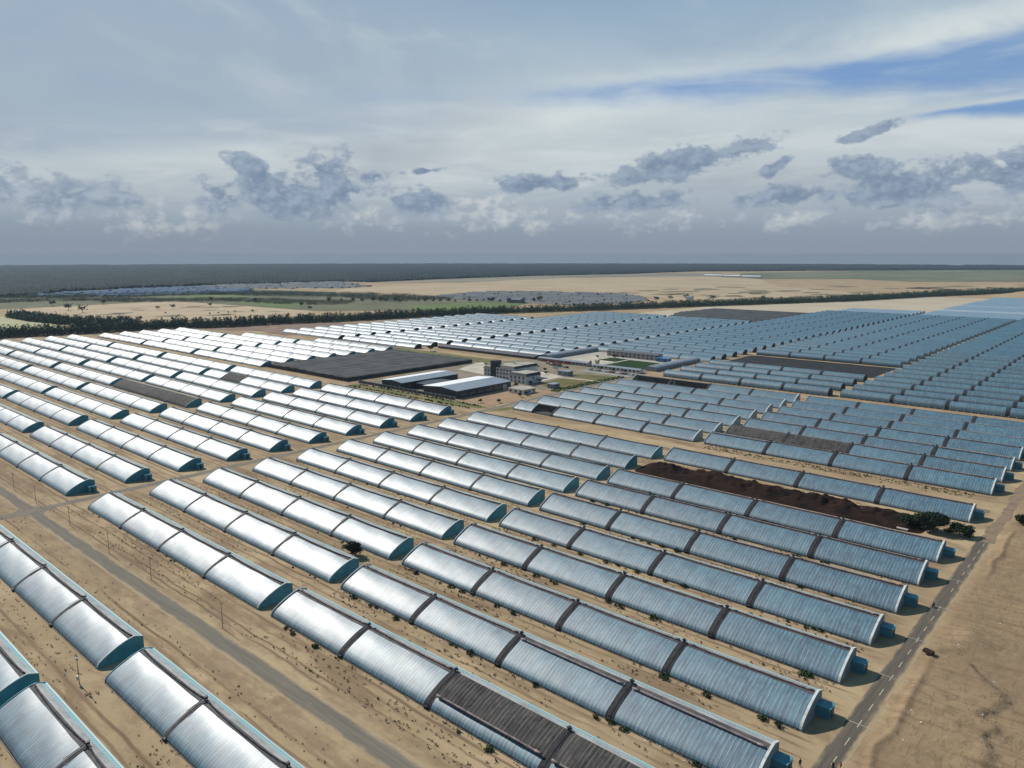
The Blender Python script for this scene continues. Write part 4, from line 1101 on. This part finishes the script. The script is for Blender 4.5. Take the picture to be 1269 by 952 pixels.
# office
t = thing('office_building', 'white office block with dark mansard roofs and a black stair tower', 'building', (0, 0, 0))
def block(x0, x1, y0, y1, h, roof_h, nm='wing'):
    mb = MB(); mb.box(x0, x1, y0, y1, 0, h); o = link(nm, mb.mesh(nm, WHITE), t)
    if roof_h:
        mb = MB(); e = .5
        bt = [(x0 - e, y0 - e, h + .002), (x1 + e, y0 - e, h + .002), (x1 + e, y1 + e, h + .002), (x0 - e, y1 + e, h + .002)]
        tp = [(x0 + .7, y0 + .7, h + roof_h), (x1 - .7, y0 + .7, h + roof_h), (x1 - .7, y1 - .7, h + roof_h), (x0 + .7, y1 - .7, h + roof_h)]
        for k in range(4): mb.quad(bt[k], bt[(k + 1) % 4], tp[(k + 1) % 4], tp[k], 0)
        mb.quad(*bt[::-1], 0); mb.quad(*[(q[0], q[1], q[2]) for q in tp], 1)
        link('roof', mb.mesh('roof', [MANSARD, CONC]), o)
    return o
right_w = block(-392, -374, 438.5, 456, 6.0, 2.2); mid_w = block(-412, -392.02, 444.5, 460, 9.6, 1.8, 'main_block'); left_w = block(-430, -417, 449, 462, 6.4, 2.0)
rear_w = block(-404, -392.1, 460.05, 474, 9.4, 2.0)
mb = MB(); mb.box(-417, -411.95, 443.4, 451, 0, 14.2); tw = link('stair_tower', mb.mesh('stair_tower', DKWALL), t)
mb = MB(); mb.box(-417.2, -411.75, 443.2, 451.2, 14.21, 14.5); link('tower_cap', mb.mesh('tower_cap', MANSARD), tw)
windows(right_w, [(-390.5 + 4.2 * k, -388.9 + 4.2 * k, z, z + 1.5) for k in range(4) for z in (.9, 3.7)], 'y', 438.5)
windows(right_w, [(446, 447.6, 3.7, 5.2)], 'x', -374)
windows(mid_w, [(-410.5 + 3.4 * k, -409.0 + 3.4 * k, z, z + 1.6) for k in range(5) for z in (1, 4.0, 6.9)], 'y', 444.5)
windows(left_w, [(-428.4 + 3.0 * k, -427.0 + 3.0 * k, z, z + 1.5) for k in range(4) for z in (1, 4.0)], 'y', 449)
# smaller buildings
def hut(name, label, cat, x0, x1, y0, y1, h, wall, roofm, wins=3, over=.35, side=True):
    t = thing(name, label, cat, (0, 0, 0))
    mb = MB(); mb.box(x0, x1, y0, y1, 0, h); wl = link('wall', mb.mesh('wall', wall), t)
    mb = MB(); mb.box(x0 - over, x1 + over, y0 - over, y1 + over, h + .003, h + .28); link('roof', mb.mesh('roof', roofm), t)
    if wins:
        st = (x1 - x0) / wins
        windows(wl, [(x0 + st * (k + .3), x0 + st * (k + .7), h * .38, h * .75) for k in range(wins)], 'y', y0)
    if side:
        st = (y1 - y0) / 3
        windows(wl, [(y0 + st * (k + .3), y0 + st * (k + .65), h * .38, h * .75) for k in range(3)], 'x', x1)
    return t
hut('gatehouse', 'small white gatehouse by the road below the office block', 'hut', -362, -347.5, 404, 418, 3.2, WHITE, CONC, 3)
hut('guard_hut', 'small grey-blue hut at the road edge of the dry grass plot', 'hut', -352.5, -346.8, 438, 446, 3.0, WALLGREY, GREYROOF, 2)
hut('canopy_hut', 'grey flat-roofed hut above the dry grass plots', 'hut', -385, -374, 492, 499, 3.6, WALLGREY, GREYROOF, 2)
a = gabled('canteen', 'long low grey building between the car park and the lawn', 'building', -386, -337, 544, 551, 2.9, 3.7, WHITE, GREYROOF, 'x', .4)
windows(a, [(-384.5 + 4.1 * k, -382.6 + 4.1 * k, 1.0, 2.2) for k in range(12)], 'y', 544)
a = gabled('shop_row', 'long low pale building with red banners beside the office yard', 'building', -452, -394, 547, 554, 3.2, 4.0, PINKW, GREYROOF, 'x', .4)
windows(a, [(-450.5 + 4.4 * k, -448.5 + 4.4 * k, 1.0, 2.3) for k in range(13)], 'y', 547)
for k in range(4):
    mb = MB(); x = -447 + 9.3 * k; mb.box(x, x + 5.2, 546.2, 546.32, .2, 1.9); mb.tube((x, 546.26, 0), (x, 546.26, 2.1), .05, None, 5); mb.tube((x + 5.2, 546.26, 0), (x + 5.2, 546.26, 2.1), .05, None, 5)
    tag(link('banner', mb.mesh('banner', RED)), f'red cloth banner before the long pale building, {ordinal(k + 1)} from the left', 'banner', 'red banners')
for nm, lab, x0, x1, y0, y1 in (('hall', 'long grey hall with ribbed curved roof left of the paved yard', -462, -450.5, 562, 645), ('hall', 'long grey hall with ribbed curved roof right of the lawn', -343, -331.5, 562, 642)):
    t = thing(nm, lab, 'hall', (0, 0, 0))
    mb = MB(); prof = [(0, 0), (0, 2.4)] + [((x1 - x0) / 2 * (1 - math.cos(a_)), 2.4 + 2.0 * math.sin(a_)) for a_ in [math.pi * k / 8 for k in range(1, 8)]] + [(x1 - x0, 2.4), (x1 - x0, 0)]
    for yk in (y0, y1):
        p = [(x0 + a_, yk, z_) for a_, z_ in prof]; mb.poly(p[::-1] if yk == y0 else p)
    for xk in (x0, x1): mb.quad((xk, y0, 0), (xk, y1, 0), (xk, y1, 2.4), (xk, y0, 2.4))
    wl = link('wall', mb.mesh('wall', WALLGREY), t)
    mr = MB()
    pr = prof[1:-1]
    n = 40
    for k in range(n):
        ya, yb = y0 - .3 + (y1 - y0 + .6) * k / n, y0 - .3 + (y1 - y0 + .6) * (k + 1) / n; dz_ = .04 if k % 2 else 0
        for (a0, z0), (a1, z1) in zip(pr[:-1], pr[1:]): mr.quad((x0 + a0, ya, z0 + .05 + dz_), (x0 + a1, ya, z1 + .05 + dz_), (x0 + a1, yb, z1 + .05 + dz_), (x0 + a0, yb, z0 + .05 + dz_))
    link('roof', mr.mesh('roof', GREYROOF), t)
    windows(wl, [(y0 + 4 + 6.4 * k, y0 + 6.4 + 6.4 * k, .8, 2.0) for k in range(12)], 'x', x1)
a = gabled('hostel', 'long pinkish two-storey hostel behind the dark lawn', 'building', -424, -366, 622, 632, 5.2, 6.6, PINKW, mat('hr', (.10, .10, .11), .6, .3), 'x', .5)
windows(a, [(-421.5 + 4.85 * k, -419.6 + 4.85 * k, z, z + 1.3) for k in range(12) for z in (.9, 3.3)], 'y', 622)
hut('sheet_shed', 'blue sheet-metal shed at the right end of the pink hostel', 'shed', -365.3, -353, 618, 626, 3.4, BLUESHEET, BLUESHEET, 2)
a = gabled('white_house', 'small white tower block beyond the tree belt on the sand', 'building', -815, -803, 1500, 1512, 9, 11, WHITE, GREYROOF, 'x', .4)
windows(a, [(-813 + 3.6 * k, -811.4 + 3.6 * k, z, z + 1.6) for k in range(3) for z in (1.5, 5)], 'y', 1500)
a = gabled('farm_building', 'dark long building standing behind the bright green crop', 'building', -1066, -1030, 1186, 1202, 7, 10, mat('fbw', (.17, .19, .22), .7, .3), mat('fbr', (.10, .12, .15), .6, .3), 'x', .5)
windows(a, [(-1063 + 6 * k, -1060.5 + 6 * k, 2, 4) for k in range(5)], 'y', 1186)
clut = [('tool_shed', 'small grey shed behind the black stair tower', -437, -430, 470, 476, 2.8, WALLGREY, GREYROOF), ('tool_shed', 'small white shed in the yard behind the office', -418, -410, 486, 492, 3.0, WHITE, GREYROOF),
        ('tool_shed', 'small tan shed beside the paved yard behind the warehouses', -446, -438, 505, 511, 3.0, mat('tan', (.42, .30, .17), .9, .1), CONC), ('tool_shed', 'small rust-roofed shed before the long pale building', -420, -413, 528, 533, 2.6, CONC, RUST)]
for c_ in clut: hut(c_[0], c_[1], 'shed', *c_[2:], 1)
heap = sorted([rnd.choice([(rnd.uniform(-440, -395), rnd.uniform(512, 543)), (rnd.uniform(-408, -378), rnd.uniform(424, 436)), (rnd.uniform(-480, -455), rnd.uniform(450, 520))]) for _ in range(14)], key=left_to_right)
for k, (x, y) in enumerate(heap):
    mb = MB(); w_, d_, h_ = rnd.uniform(1.5, 4), rnd.uniform(1.2, 2.5), rnd.uniform(.8, 2.0)
    for q in range(3): mb.box(x + rnd.uniform(-.2, .2), x + w_ + rnd.uniform(-.2, .2), y, y + d_, h_ * q / 3 + .004 * q, h_ * (q + 1) / 3)
    kc = ('grey', 'rust-brown', 'pale teal', 'tan')[k % 4]
    tag(link('pallet_stack', mb.mesh('pallet_stack', [CONC, RUST, TEALP, mat('tan2', (.38, .26, .14), .9, .1)][k % 4])), f'{kc} stack of material in the compound yard, {ordinal(k // 4 + 1)} {kc} one from the left', 'stack', 'stacks of material in the yard')
# yards, lawns, verges
DRYG = mat('dry_grass', (0.17, 0.14, 0.06), 0.95, 0.05, dirt=(0.10, 0.11, 0.045), vscale=0.08)
LAWN = mat('lawn', (0.018, 0.040, 0.014), 0.95, 0.05, dirt=(0.030, 0.060, 0.020), vscale=0.06)
VERGE = mat('verge', (0.12, 0.135, 0.055), 0.95, 0.05, dirt=(0.22, 0.18, 0.09), vscale=0.12, stretch=(.3, 1, 1))
area('yard', [(-478, 358), (-336, 358), (-336, 560), (-460, 560), (-486, 500), (-486, 430)], mat('yard_dirt', (.27, .22, .155), .95, .1, dirt=(.18, .155, .115), vscale=.07), 0.03)
area('bare_yard', [(-371, 360), (-337, 360), (-337, 430), (-371, 424)], mat('dirt_yard', (.36, .235, .14), .95, .1, dirt=(.30, .21, .135), vscale=.1), 0.05, .8, 5)
area('dry_lawn', [(-343.4, 432.6), (-368.4, 447), (-370.5, 483), (-341.5, 489)], DRYG, 0.07, .4, 4)
area('dry_lawn', [(-378.6, 504.5), (-339.7, 519.8), (-338.0, 487.5), (-366.6, 493)], DRYG, 0.07, .4, 4)
area('verge', [(-342.9, 428), (-336.2, 428), (-335.6, 520), (-341.0, 520)], mat('hedge_green', (.045, .075, .025), .95, .05, dirt=(.08, .10, .04), vscale=.2), 0.09, .5, 4)
area('path', [(-374, 484.2), (-338, 490.4), (-338, 486.9), (-374, 480.6)], PAVE, 0.10)
area('path', [(-405, 496), (-376, 488), (-374.5, 458), (-378, 458), (-401, 480)], PAVE, 0.085)
area('car_park', [(-384, 521), (-334, 521), (-334, 537), (-384, 537)], mat('cp', (.30, .29, .26), .9, .2, dirt=(.24, .23, .21), vscale=.1), 0.06)
area('courtyard', [(-450, 561), (-344, 561), (-344, 640), (-450, 640)], CONC, 0.03)
area('lawn', [(-389, 566), (-346, 566), (-346, 610), (-389, 610)], LAWN, 0.07, .3, 4)
area('lawn', [(-413, 590), (-392.5, 590), (-392.5, 612), (-413, 612)], LAWN, 0.07, .6, 4)
area('paved_yard', [(-434, 566), (-394, 566), (-394, 588), (-415, 610), (-434, 610)], PAVE, 0.05)
area('verge', [(-476, 341.5), (-360, 342.5), (-338, 347), (-336, 355), (-368, 354), (-476, 352.8)], VERGE, 0.04, .6, 4)
area('verge', [(-640, 503), (-486, 500), (-470, 516), (-486, 524), (-640, 525)], VERGE, 0.05, .8, 5)
area('verge', [(-327, 344), (-321, 350), (-318, 372), (-326, 380)], VERGE, 0.05, .6, 3)
area('paved_yard', [(-486, 497), (-486, 505), (-432, 470), (-432, 452), (-470, 458)], PAVE, 0.06, .4, 5)
# cars
def car_meshes(col, key):
    m = mat('car_' + key, col, .35, .6)
    mb = MB()
    sec = [(-2.1, .35, .85), (-2.0, .3, .95), (-1.3, .3, 1.0), (-.85, .3, 1.42), (.7, .3, 1.44), (1.35, .3, 1.02), (2.0, .3, .88), (2.15, .38, .75)]
    for (xa, za, zb), (xc, zc, zd) in zip(sec[:-1], sec[1:]):
        mb.quad((xa, -.85, zb), (xc, -.85, zd), (xc, .85, zd), (xa, .85, zb)); mb.quad((xa, -.88, za), (xc, -.88, zc), (xc, -.85, zd), (xa, -.85, zb)); mb.quad((xc, .88, zc), (xa, .88, za), (xa, .85, zb), (xc, .85, zd))
    mb.quad((-2.1, .88, .35), (-2.1, -.88, .35), (-2.1, -.85, .85), (-2.1, .85, .85)); mb.quad((2.15, -.88, .38), (2.15, .88, .38), (2.15, .85, .75), (2.15, -.85, .75))
    body = mb.mesh('body', m)
    mb = MB()
    for s in (-1, 1):
        q = [(-1.15, s * .865, 1.02), (1.2, s * .865, 1.02), (.65, s * .858, 1.36), (-.8, s * .858, 1.36)]; mb.quad(*(q if s < 0 else q[::-1]))
    mb.quad((.75, -.75, 1.43), (1.3, -.78, 1.07), (1.3, .78, 1.07), (.75, .75, 1.43)); mb.quad((-1.28, -.78, 1.04), (-.9, -.75, 1.42), (-.9, .75, 1.42), (-1.28, .78, 1.04))
    return body, mb.mesh('glazing', GLASS)
wm = MB(); wm.tube((0, -.1, 0), (0, .1, 0), .31, None, 10); WHEEL = wm.mesh('wheel', TYRE)
CARM = {'white': car_meshes((.62, .62, .62), 'white'), 'black': car_meshes((.02, .02, .022), 'black'), 'silver': car_meshes((.32, .33, .35), 'silver'), 'red': car_meshes((.28, .03, .03), 'red')}
cols = ['white', 'black', 'white', 'silver', 'black', 'white', 'white', 'silver', 'red', 'black', 'white', 'white', 'red', 'black', 'silver', 'white']
for k, c in enumerate(cols):
    t = thing('parked_car', f'{c} car, {ordinal(k + 1)} from the left in the row before the long grey building', 'car', (-381 + 2.95 * k, 532 + rnd.uniform(-.4, .4), .06), 'cars parked before the long grey building', R(90 + rnd.uniform(-4, 4)))
    link('body', CARM[c][0], t); link('glazing', CARM[c][1], t)
    for wx in (-1.3, 1.35):
        for wy in (-.8, .8): link('wheel', WHEEL, t, (wx, wy, .31))
# garden trees of the compound
gt = [(-400, 560, 4), (-394, 563, 5), (-389, 556, 4), (-408, 612, 4), (-403, 606, 5), (-398, 612, 4), (-420, 600, 3.5), (-372, 424, 4), (-368, 436, 4.5), (-371, 451, 4), (-380, 424, 3.5), (-344, 403, 3.5), (-350, 362, 3), (-360, 538, 3.5), (-348, 539, 3.5), (-374, 540, 3.5), (-395, 488, 3), (-405, 500, 3.5), (-340, 370, 2.8), (-343.5, 396, 3.4)]
gt.sort(key=left_to_right)
for k, (x, y, h) in enumerate(gt):
    tree(x, y, h, h * 1.0, f'{ordinal(k + 1)} small garden tree from the left in the office compound', 'garden trees in the compound', 300 + k, 110, LEAFDK, .42)
# mast
mb = MB(); mb.tube((0, 0, 0), (0, 0, 27), .22, .08, 6)
t = thing('mast', 'tall thin mast rising among the far silver greenhouses', 'mast', (-320.5, 847, 0)); link('pole', mb.mesh('pole', WOODPOLE), t)
mb = MB(); mb.box(-.6, .6, -.6, .6, 0, .5); link('base', mb.mesh('base', CONC), t)
mb = MB(); mb.box(-.5, .5, -.12, .12, 25.2, 26.2); link('antenna', mb.mesh('antenna', PALE), t)

# ------------------------------------------------------------------ poles along the west road
mbp = MB(); mbp.tube((0, 0, 0), (0, 0, 7.6), .11, .07, 7); PM = mbp.mesh('pole', WOODPOLE)
mbp = MB(); mbp.box(-.75, .75, -.06, .06, 7.15, 7.27)
for x in (-.65, 0, .65): mbp.tube((x, 0, 7.27), (x, 0, 7.5), .05, None, 6)
AM = mbp.mesh('crossarm', WOODPOLE)
mbp = MB(); mbp.box(-.28, .28, -.22, .22, 6.1, 6.75); BM_ = mbp.mesh('switch_box', PALE)
poles = [(-366.8, 89.4), (-339.3, 89.7), (-301.3, 89.8), (-261.9, 89.0), (-229.8, 89.4), (-184.0, 89.0)]
plab = ['leftmost thin grey pole, left of the crossroads', 'thin grey pole just left of the crossroads', 'thin grey pole just right of the crossroads beside the west road',
        'second thin grey pole right of the crossroads', 'third thin grey pole right of the crossroads', 'nearest thin grey pole beside the west road, by a teal gable']
for (x, y), l in zip(poles, plab):
    t = thing('utility_pole', l, 'pole', (x, y, gz(x, y)), 'poles along the west road'); link('pole', PM, t); link('crossarm', AM, t)
t = thing('utility_pole', 'grey pole with a white box below the west road, between two teal gables', 'pole', (-184.0, 53.3, gz(-184, 53.3))); link('pole', PM, t); link('crossarm', AM, t); link('switch_box', BM_, t)
mbp = MB(); mbp.box(-.3, .3, -.45, -.1, 1.2, 2.2); link('meter_box', mbp.mesh('meter_box', PALE), t)

# ------------------------------------------------------------------ people, motorcycles, trailer on and by the dashed road
def skin_body(name, joints, edges, mt, parent):
    me = bpy.data.meshes.new(name); me.from_pydata([j[:3] for j in joints], edges, []); o = link(name, me, parent)
    md = o.modifiers.new('skin', 'SKIN')
    sv = me.skin_vertices[0].data if me.skin_vertices else None
    if sv is None:
        bm = bmesh.new(); bm.from_mesh(me); ly = bm.verts.layers.skin.verify(); bm.to_mesh(me); bm.free(); sv = me.skin_vertices[0].data
    for k, j in enumerate(joints): sv[k].radius = (j[3], j[3])
    sv[0].use_root = True
    o.modifiers.new('sub', 'SUBSURF').levels = 1
    me.materials.append(mt)
    return o
SKIN = mat('skin', (.32, .19, .13), .6, .3); CLOTHD = mat('cloth_dark', (.03, .03, .035), .85, .1); CLOTHR = mat('cloth_red', (.25, .04, .04), .85, .1); HAIR = mat('hair', (.01, .01, .01), .6, .3)
def person(x, y, rz, label, top, seated):
    t = thing('person', label, 'person', (x, y, gz(x, y) + .03), None, rz)
    hip = .72 if seated else .90
    ft = [(.30, .55, .08), (.30, -.55, .08)]
    if seated:
        J = [(0, 0, hip, .15), (.03, 0, hip + .28, .15), (.05, 0, hip + .50, .17), (.06, 0, hip + .60, .06), (.08, 0, hip + .74, .095),
             (.36, .15, hip - .02, .085), (.30, .2, .28, .06), (.42, .2, .24, .05), (.36, -.15, hip - .02, .085), (.30, -.2, .28, .06), (.42, -.2, .24, .05),
             (.06, .22, hip + .47, .07), (.25, .30, hip + .28, .05), (.50, .28, hip + .28, .04), (.06, -.22, hip + .47, .07), (.25, -.30, hip + .28, .05), (.50, -.28, hip + .28, .04)]
    else:
        J = [(0, 0, hip, .15), (0, 0, hip + .28, .14), (0, 0, hip + .50, .17), (0, 0, hip + .60, .06), (.02, 0, hip + .75, .095),
             (.10, .1, .48, .075), (.05, .1, .06, .05), (.17, .11, .03, .045), (-.10, -.1, .48, .075), (-.16, -.1, .06, .05), (-.05, -.11, .03, .045),
             (0, .22, hip + .47, .07), (.04, .27, hip + .20, .05), (.10, .26, hip - .06, .04), (0, -.22, hip + .47, .07), (-.04, -.27, hip + .20, .05), (0, -.26, hip - .06, .04)]
    E = [(0, 1), (1, 2), (2, 3), (3, 4), (0, 5), (5, 6), (6, 7), (0, 8), (8, 9), (9, 10), (2, 11), (11, 12), (12, 13), (2, 14), (14, 15), (15, 16)]
    skin_body('body', J, E, top, t)
    h = J[4]
    bm = bmesh.new(); bmesh.ops.create_icosphere(bm, subdivisions=2, radius=.118); me = bpy.data.meshes.new('hair'); bm.to_mesh(me); bm.free(); me.materials.append(HAIR)
    link('hair', me, t, (h[0] - .015, 0, h[2] + .035), 0, (1, .9, .85))
    bm = bmesh.new(); bmesh.ops.create_icosphere(bm, subdivisions=2, radius=.10); me = bpy.data.meshes.new('face'); bm.to_mesh(me); bm.free(); me.materials.append(SKIN)
    link('face', me, t, (h[0] + .03, 0, h[2] - .01), 0, (1, .8, 1.1))
def motorcycle(x, y, rz, label, colm):
    t = thing('motorcycle', label, 'motorcycle', (x, y, gz(x, y) + .03), None, rz)
    for wx in (-.62, .66):
        mb = MB(); n = 16
        for k in range(n):
            a, b = 2 * math.pi * k / n, 2 * math.pi * (k + 1) / n
            mb.tube((wx + .27 * math.cos(a), 0, .31 + .27 * math.sin(a)), (wx + .27 * math.cos(b), 0, .31 + .27 * math.sin(b)), .05, None, 6, 0, False)
        for k in range(4): mb.tube((wx + .26 * math.cos(k * .785), 0, .31 + .26 * math.sin(k * .785)), (wx - .26 * math.cos(k * .785), 0, .31 - .26 * math.sin(k * .785)), .015, None, 4)
        link('wheel', mb.mesh('wheel', TYRE), t)
    mb = MB(); mb.tube((.66, 0, .31), (.42, 0, .95), .04, None, 6); mb.tube((.42, 0, .9), (-.4, 0, .6), .05, None, 6); mb.tube((-.62, 0, .31), (-.1, 0, .4), .04, None, 6); mb.box(-.12, .25, -.14, .14, .28, .58)
    link('frame', mb.mesh('frame', BLACK), t)
    mb = MB(); mb.sweep([(-.13, .62), (-.12, .86), (0, .92), (.12, .86), (.13, .62)], [-.02, .12, .32, .4]); link('fuel_tank', mb.mesh('fuel_tank', colm, True), t)
    mb = MB(); mb.box(-.75, 0, -.13, .13, .68, .80); link('seat', mb.mesh('seat', TYRE), t)
    mb = MB(); mb.tube((.40, -.36, 1.0), (.40, .36, 1.0), .02, None, 6); link('handlebar', mb.mesh('handlebar', BLACK), t)
motorcycle(-42.7, 231.0, R(80), 'motorcycle on the dashed road, farther up beside a pale kerb strip', RED); person(-42.75, 230.95, R(80), 'rider in dark red clothes on the farther motorcycle', CLOTHR, True)
motorcycle(-40.5, 141.0, R(100), 'motorcycle at the bottom edge of the dashed road, left of a standing person', CLOTHD); person(-40.48, 140.95, R(100), 'rider in black on the motorcycle at the bottom edge', CLOTHD, True)
person(-39.3, 141.9, R(60), 'standing person in dark red at the bottom edge, beside a motorcycle', CLOTHR, False)
person(-45.6, 137.4, R(-30), 'person in black standing by the road left of the bottom motorcycle', CLOTHD, False)
t = thing('trailer', 'small rust-brown farm trailer parked on the sand right of the road', 'trailer', (-37.2, 201.2, gz(-37.2, 201.2)), None, R(165), (.78, .85, .85))
mb = MB(); mb.box(-1.5, 1.5, -.85, .85, .55, .63)
for (x0, x1, y0, y1) in ((-1.5, 1.5, -.87, -.80), (-1.5, 1.5, .80, .87), (-1.52, -1.45, -.8, .8), (1.45, 1.52, -.8, .8)): mb.box(x0, x1, y0, y1, .634, 1.35)
link('bed', mb.mesh('bed', RUST), t)
mb = MB(); mb.tube((1.5, 0, .55), (2.7, 0, .4), .05, None, 6); link('drawbar', mb.mesh('drawbar', BLACK), t)
for s in (-.95, .95): link('wheel', WHEEL, t, (-.3, s, .31))
mb = MB(); mb.box(-1.4, 1.4, -.75, .75, .64, 1.2); link('load', mb.mesh('load', mat('load', (.05, .035, .03), .95, .1, var=.5)), t)
def rubble():
    rng = np.random.default_rng(5); mb = MB()
    for _ in range(230):
        k = rng.integers(0, len(SC) - 1); u = rng.random(); p = SC[k] * (1 - u) + SC[k + 1] * u
        x, y = p[0] + rng.normal(0, 2.2), p[1] + rng.normal(0, 2.2); s_ = rng.uniform(.08, .34) ** 1.2; z = gz(x, y)
        if x < -36: continue
        mb.poly([(x - s_, y - s_ * .6, z - .05), (x + s_ * .8, y - s_ * .7, z - .05), (x + s_ * .3, y, z + s_ * .9)]); mb.poly([(x + s_ * .8, y - s_ * .7, z - .05), (x + s_, y + s_ * .6, z - .05), (x + s_ * .3, y, z + s_ * .9)])
        mb.poly([(x + s_, y + s_ * .6, z - .05), (x - s_ * .7, y + s_ * .8, z - .05), (x + s_ * .3, y, z + s_ * .9)]); mb.poly([(x - s_ * .7, y + s_ * .8, z - .05), (x - s_, y - s_ * .6, z - .05), (x + s_ * .3, y, z + s_ * .9)])
    tag(link('rubble', mb.mesh('rubble', mat('rubble_stone', (.30, .225, .15), .95, .1, dirt=(.22, .165, .11), vscale=2))), 'loose clods strewn along the eroded bank east of the road', 'rubble', None, 'stuff')
rubble()
# white slab by the mound
mb = MB(); mb.box(-1.9, 1.9, -.7, .7, 0, .5); mb.box(-1.95, 1.95, -.75, .75, .502, .58)
tag(link('pale_trough', mb.mesh('pale_trough', [mat('trough', (.45, .38, .36), .8, .2, var=.15)]), None, (-66.5, 292.0, 0), R(-3)), 'pale pinkish trough lying beside the dark tree at the mound end', 'trough')

# ------------------------------------------------------------------ plants by the houses
SHR = [crown_mesh('shrub', 130, [(0, 0, .45, .62, .62, .42), (.45, .2, .35, .42, .42, .32), (-.5, .1, .3, .36, .36, .28), (.1, -.4, .32, .4, .36, .3)], .15, LEAFDK if s % 2 else LEAF, 400 + s) for s in range(4)]
def shrub(x, y, s, label):
    o = link('shrub', SHR[rnd.randrange(4)], None, (x, y, gz(x, y) - .03), rnd.uniform(0, 6), (s, s * rnd.uniform(.8, 1.1), s * rnd.uniform(.75, 1.05)))
    return tag(o, label, 'shrub', 'dark shrubs along the greenhouse fronts')
for i in range(0, 8):
    xs = [rnd.uniform(-176, -52) for _ in range(14 if i < 5 else 9)]; xs.sort()
    for k, x in enumerate(xs):
        shrub(x, ROW(i) - rnd.uniform(.7, 1.6), rnd.uniform(.7, 1.6), f'{ordinal(k + 1)} shrub from the left at the {ordinal(i + 1)} greenhouse along the dashed road')
for i in range(0, 5):
    xs = sorted(rnd.uniform(-312, -190) for _ in range(5))
    for k, x in enumerate(xs):
        shrub(x, ROW(i) - rnd.uniform(.6, 1.4), rnd.uniform(.45, .8), f'{ordinal(k + 1)} shrub from the left before the {ordinal(i + 1)} greenhouse of the middle stack')
def tufts(name, n, gen, size, m, label, per=7):
    rng = np.random.default_rng(77); out = []
    for _ in range(n):
        x, y, s = gen(rng)
        out.append(clumps(per, [(x, y, gz(x, y) + .16 * s, .32 * s, .26 * s, .2 * s)], size * s, rng))
    v = np.concatenate(out)
    tag(link(name, fast_mesh(name, v, np.arange(len(v)).reshape(-1, 4), m)), label, 'plants', None, 'stuff')
def row_gen(rng):
    i = rng.integers(-2, 10); line = rng.choice([-3.4, -5.0, -7.4, -8.9, -1.0], p=[.26, .22, .18, .12, .22])
    while True:
        x = rng.uniform(-316, -50)
        if i < 0 and x > -50: continue
        u = math.sin(x * .11 + i * 2.1) + math.sin(x * .043 + i)
        if u > rng.uniform(-1.6, 1.2): break
    yb = ROW(i) if i >= 0 else (58.1 if i == -1 else 34.5)
    if abs(x + 183.5) < 3: x += 8
    return x, yb + line + rng.normal(0, .28), rng.uniform(.55, 1.25) * (1.25 if x > -185 else .95)
tufts('ground_plants', 5600, row_gen, .13, LEAFDK, 'dotted lines of small dark plants in the sand between the greenhouses')
def row_gen2(rng):
    return rng.uniform(-178, -55), 352.5 + rng.normal(0, 1.2) + rng.choice([0, 3.0]), rng.uniform(.7, 1.6)
tufts('ground_plants', 420, row_gen2, .17, LEAF, 'green plants along the bare track north of the brown mound', 8)
def road_gen(rng):
    y = rng.choice([74.5, 77, 91.5, 93.5, 80.5], p=[.3, .25, .2, .15, .1]) + rng.normal(0, 1.0)
    return rng.uniform(-330, -60), y, rng.uniform(.4, 1.1)
tufts('ground_plants', 260, road_gen, .16, LEAFDRY, 'sparse dry tufts beside the west road')
def comp_gen(rng):
    if rng.random() < .5: return rng.uniform(-474, -340), rng.choice([343.5, 352.5]) + rng.normal(0, .8), rng.uniform(1.2, 2.4)
    return rng.choice([-341.5, -336.5]) + rng.normal(0, .5), rng.uniform(430, 520), rng.uniform(1.2, 2.4)
tufts('hedge_plants', 420, comp_gen, .22, LEAF, 'low hedge plants lining the compound road', 12)
def litter_gen():
    mb = MB()
    for _ in range(260):
        i = rnd.randrange(0, 8); x = rnd.uniform(-180, -52) if rnd.random() < .5 else rnd.uniform(-314, -190)
        y = ROW(i) - rnd.uniform(.5, 1.3); s = rnd.uniform(.12, .4); z = gz(x, y) + .03; a = rnd.uniform(0, 3.1)
        c, d = math.cos(a) * s, math.sin(a) * s * .6
        mb.quad((x - c, y - d, z), (x + d, y - c * .5, z + .08), (x + c, y + d, z + .05), (x - d, y + c * .5, z + .12))
    for _ in range(26):
        x, y = rnd.uniform(-34, -6), rnd.uniform(120, 300); s = rnd.uniform(.1, .3); z = gz(x, y) + .04
        mb.quad((x - s, y, z), (x, y - s, z + .1), (x + s, y, z), (x, y + s, z + .12))
    tag(link('litter', mb.mesh('litter', PALE)), 'scraps of white film littered along the greenhouse fronts', 'litter', None, 'stuff')
litter_gen()

# ------------------------------------------------------------------ air
mb = MB(); mb.box(-9200, 9200, -9200, 9200, -4, 106)
hm = bpy.data.materials.new('haze'); hm.use_nodes = True; t_ = hm.node_tree; t_.nodes.clear()
pv = node(t_, 'ShaderNodeVolumePrincipled'); pv.inputs['Color'].default_value = (0.365, 0.475, 0.585, 1); pv.inputs['Density'].default_value = 7.0e-5; pv.inputs['Anisotropy'].default_value = 0.1
om = node(t_, 'ShaderNodeOutputMaterial'); t_.links.new(pv.outputs[0], om.inputs['Volume'])
tag(link('haze', mb.mesh('haze', hm)), kind='stuff')
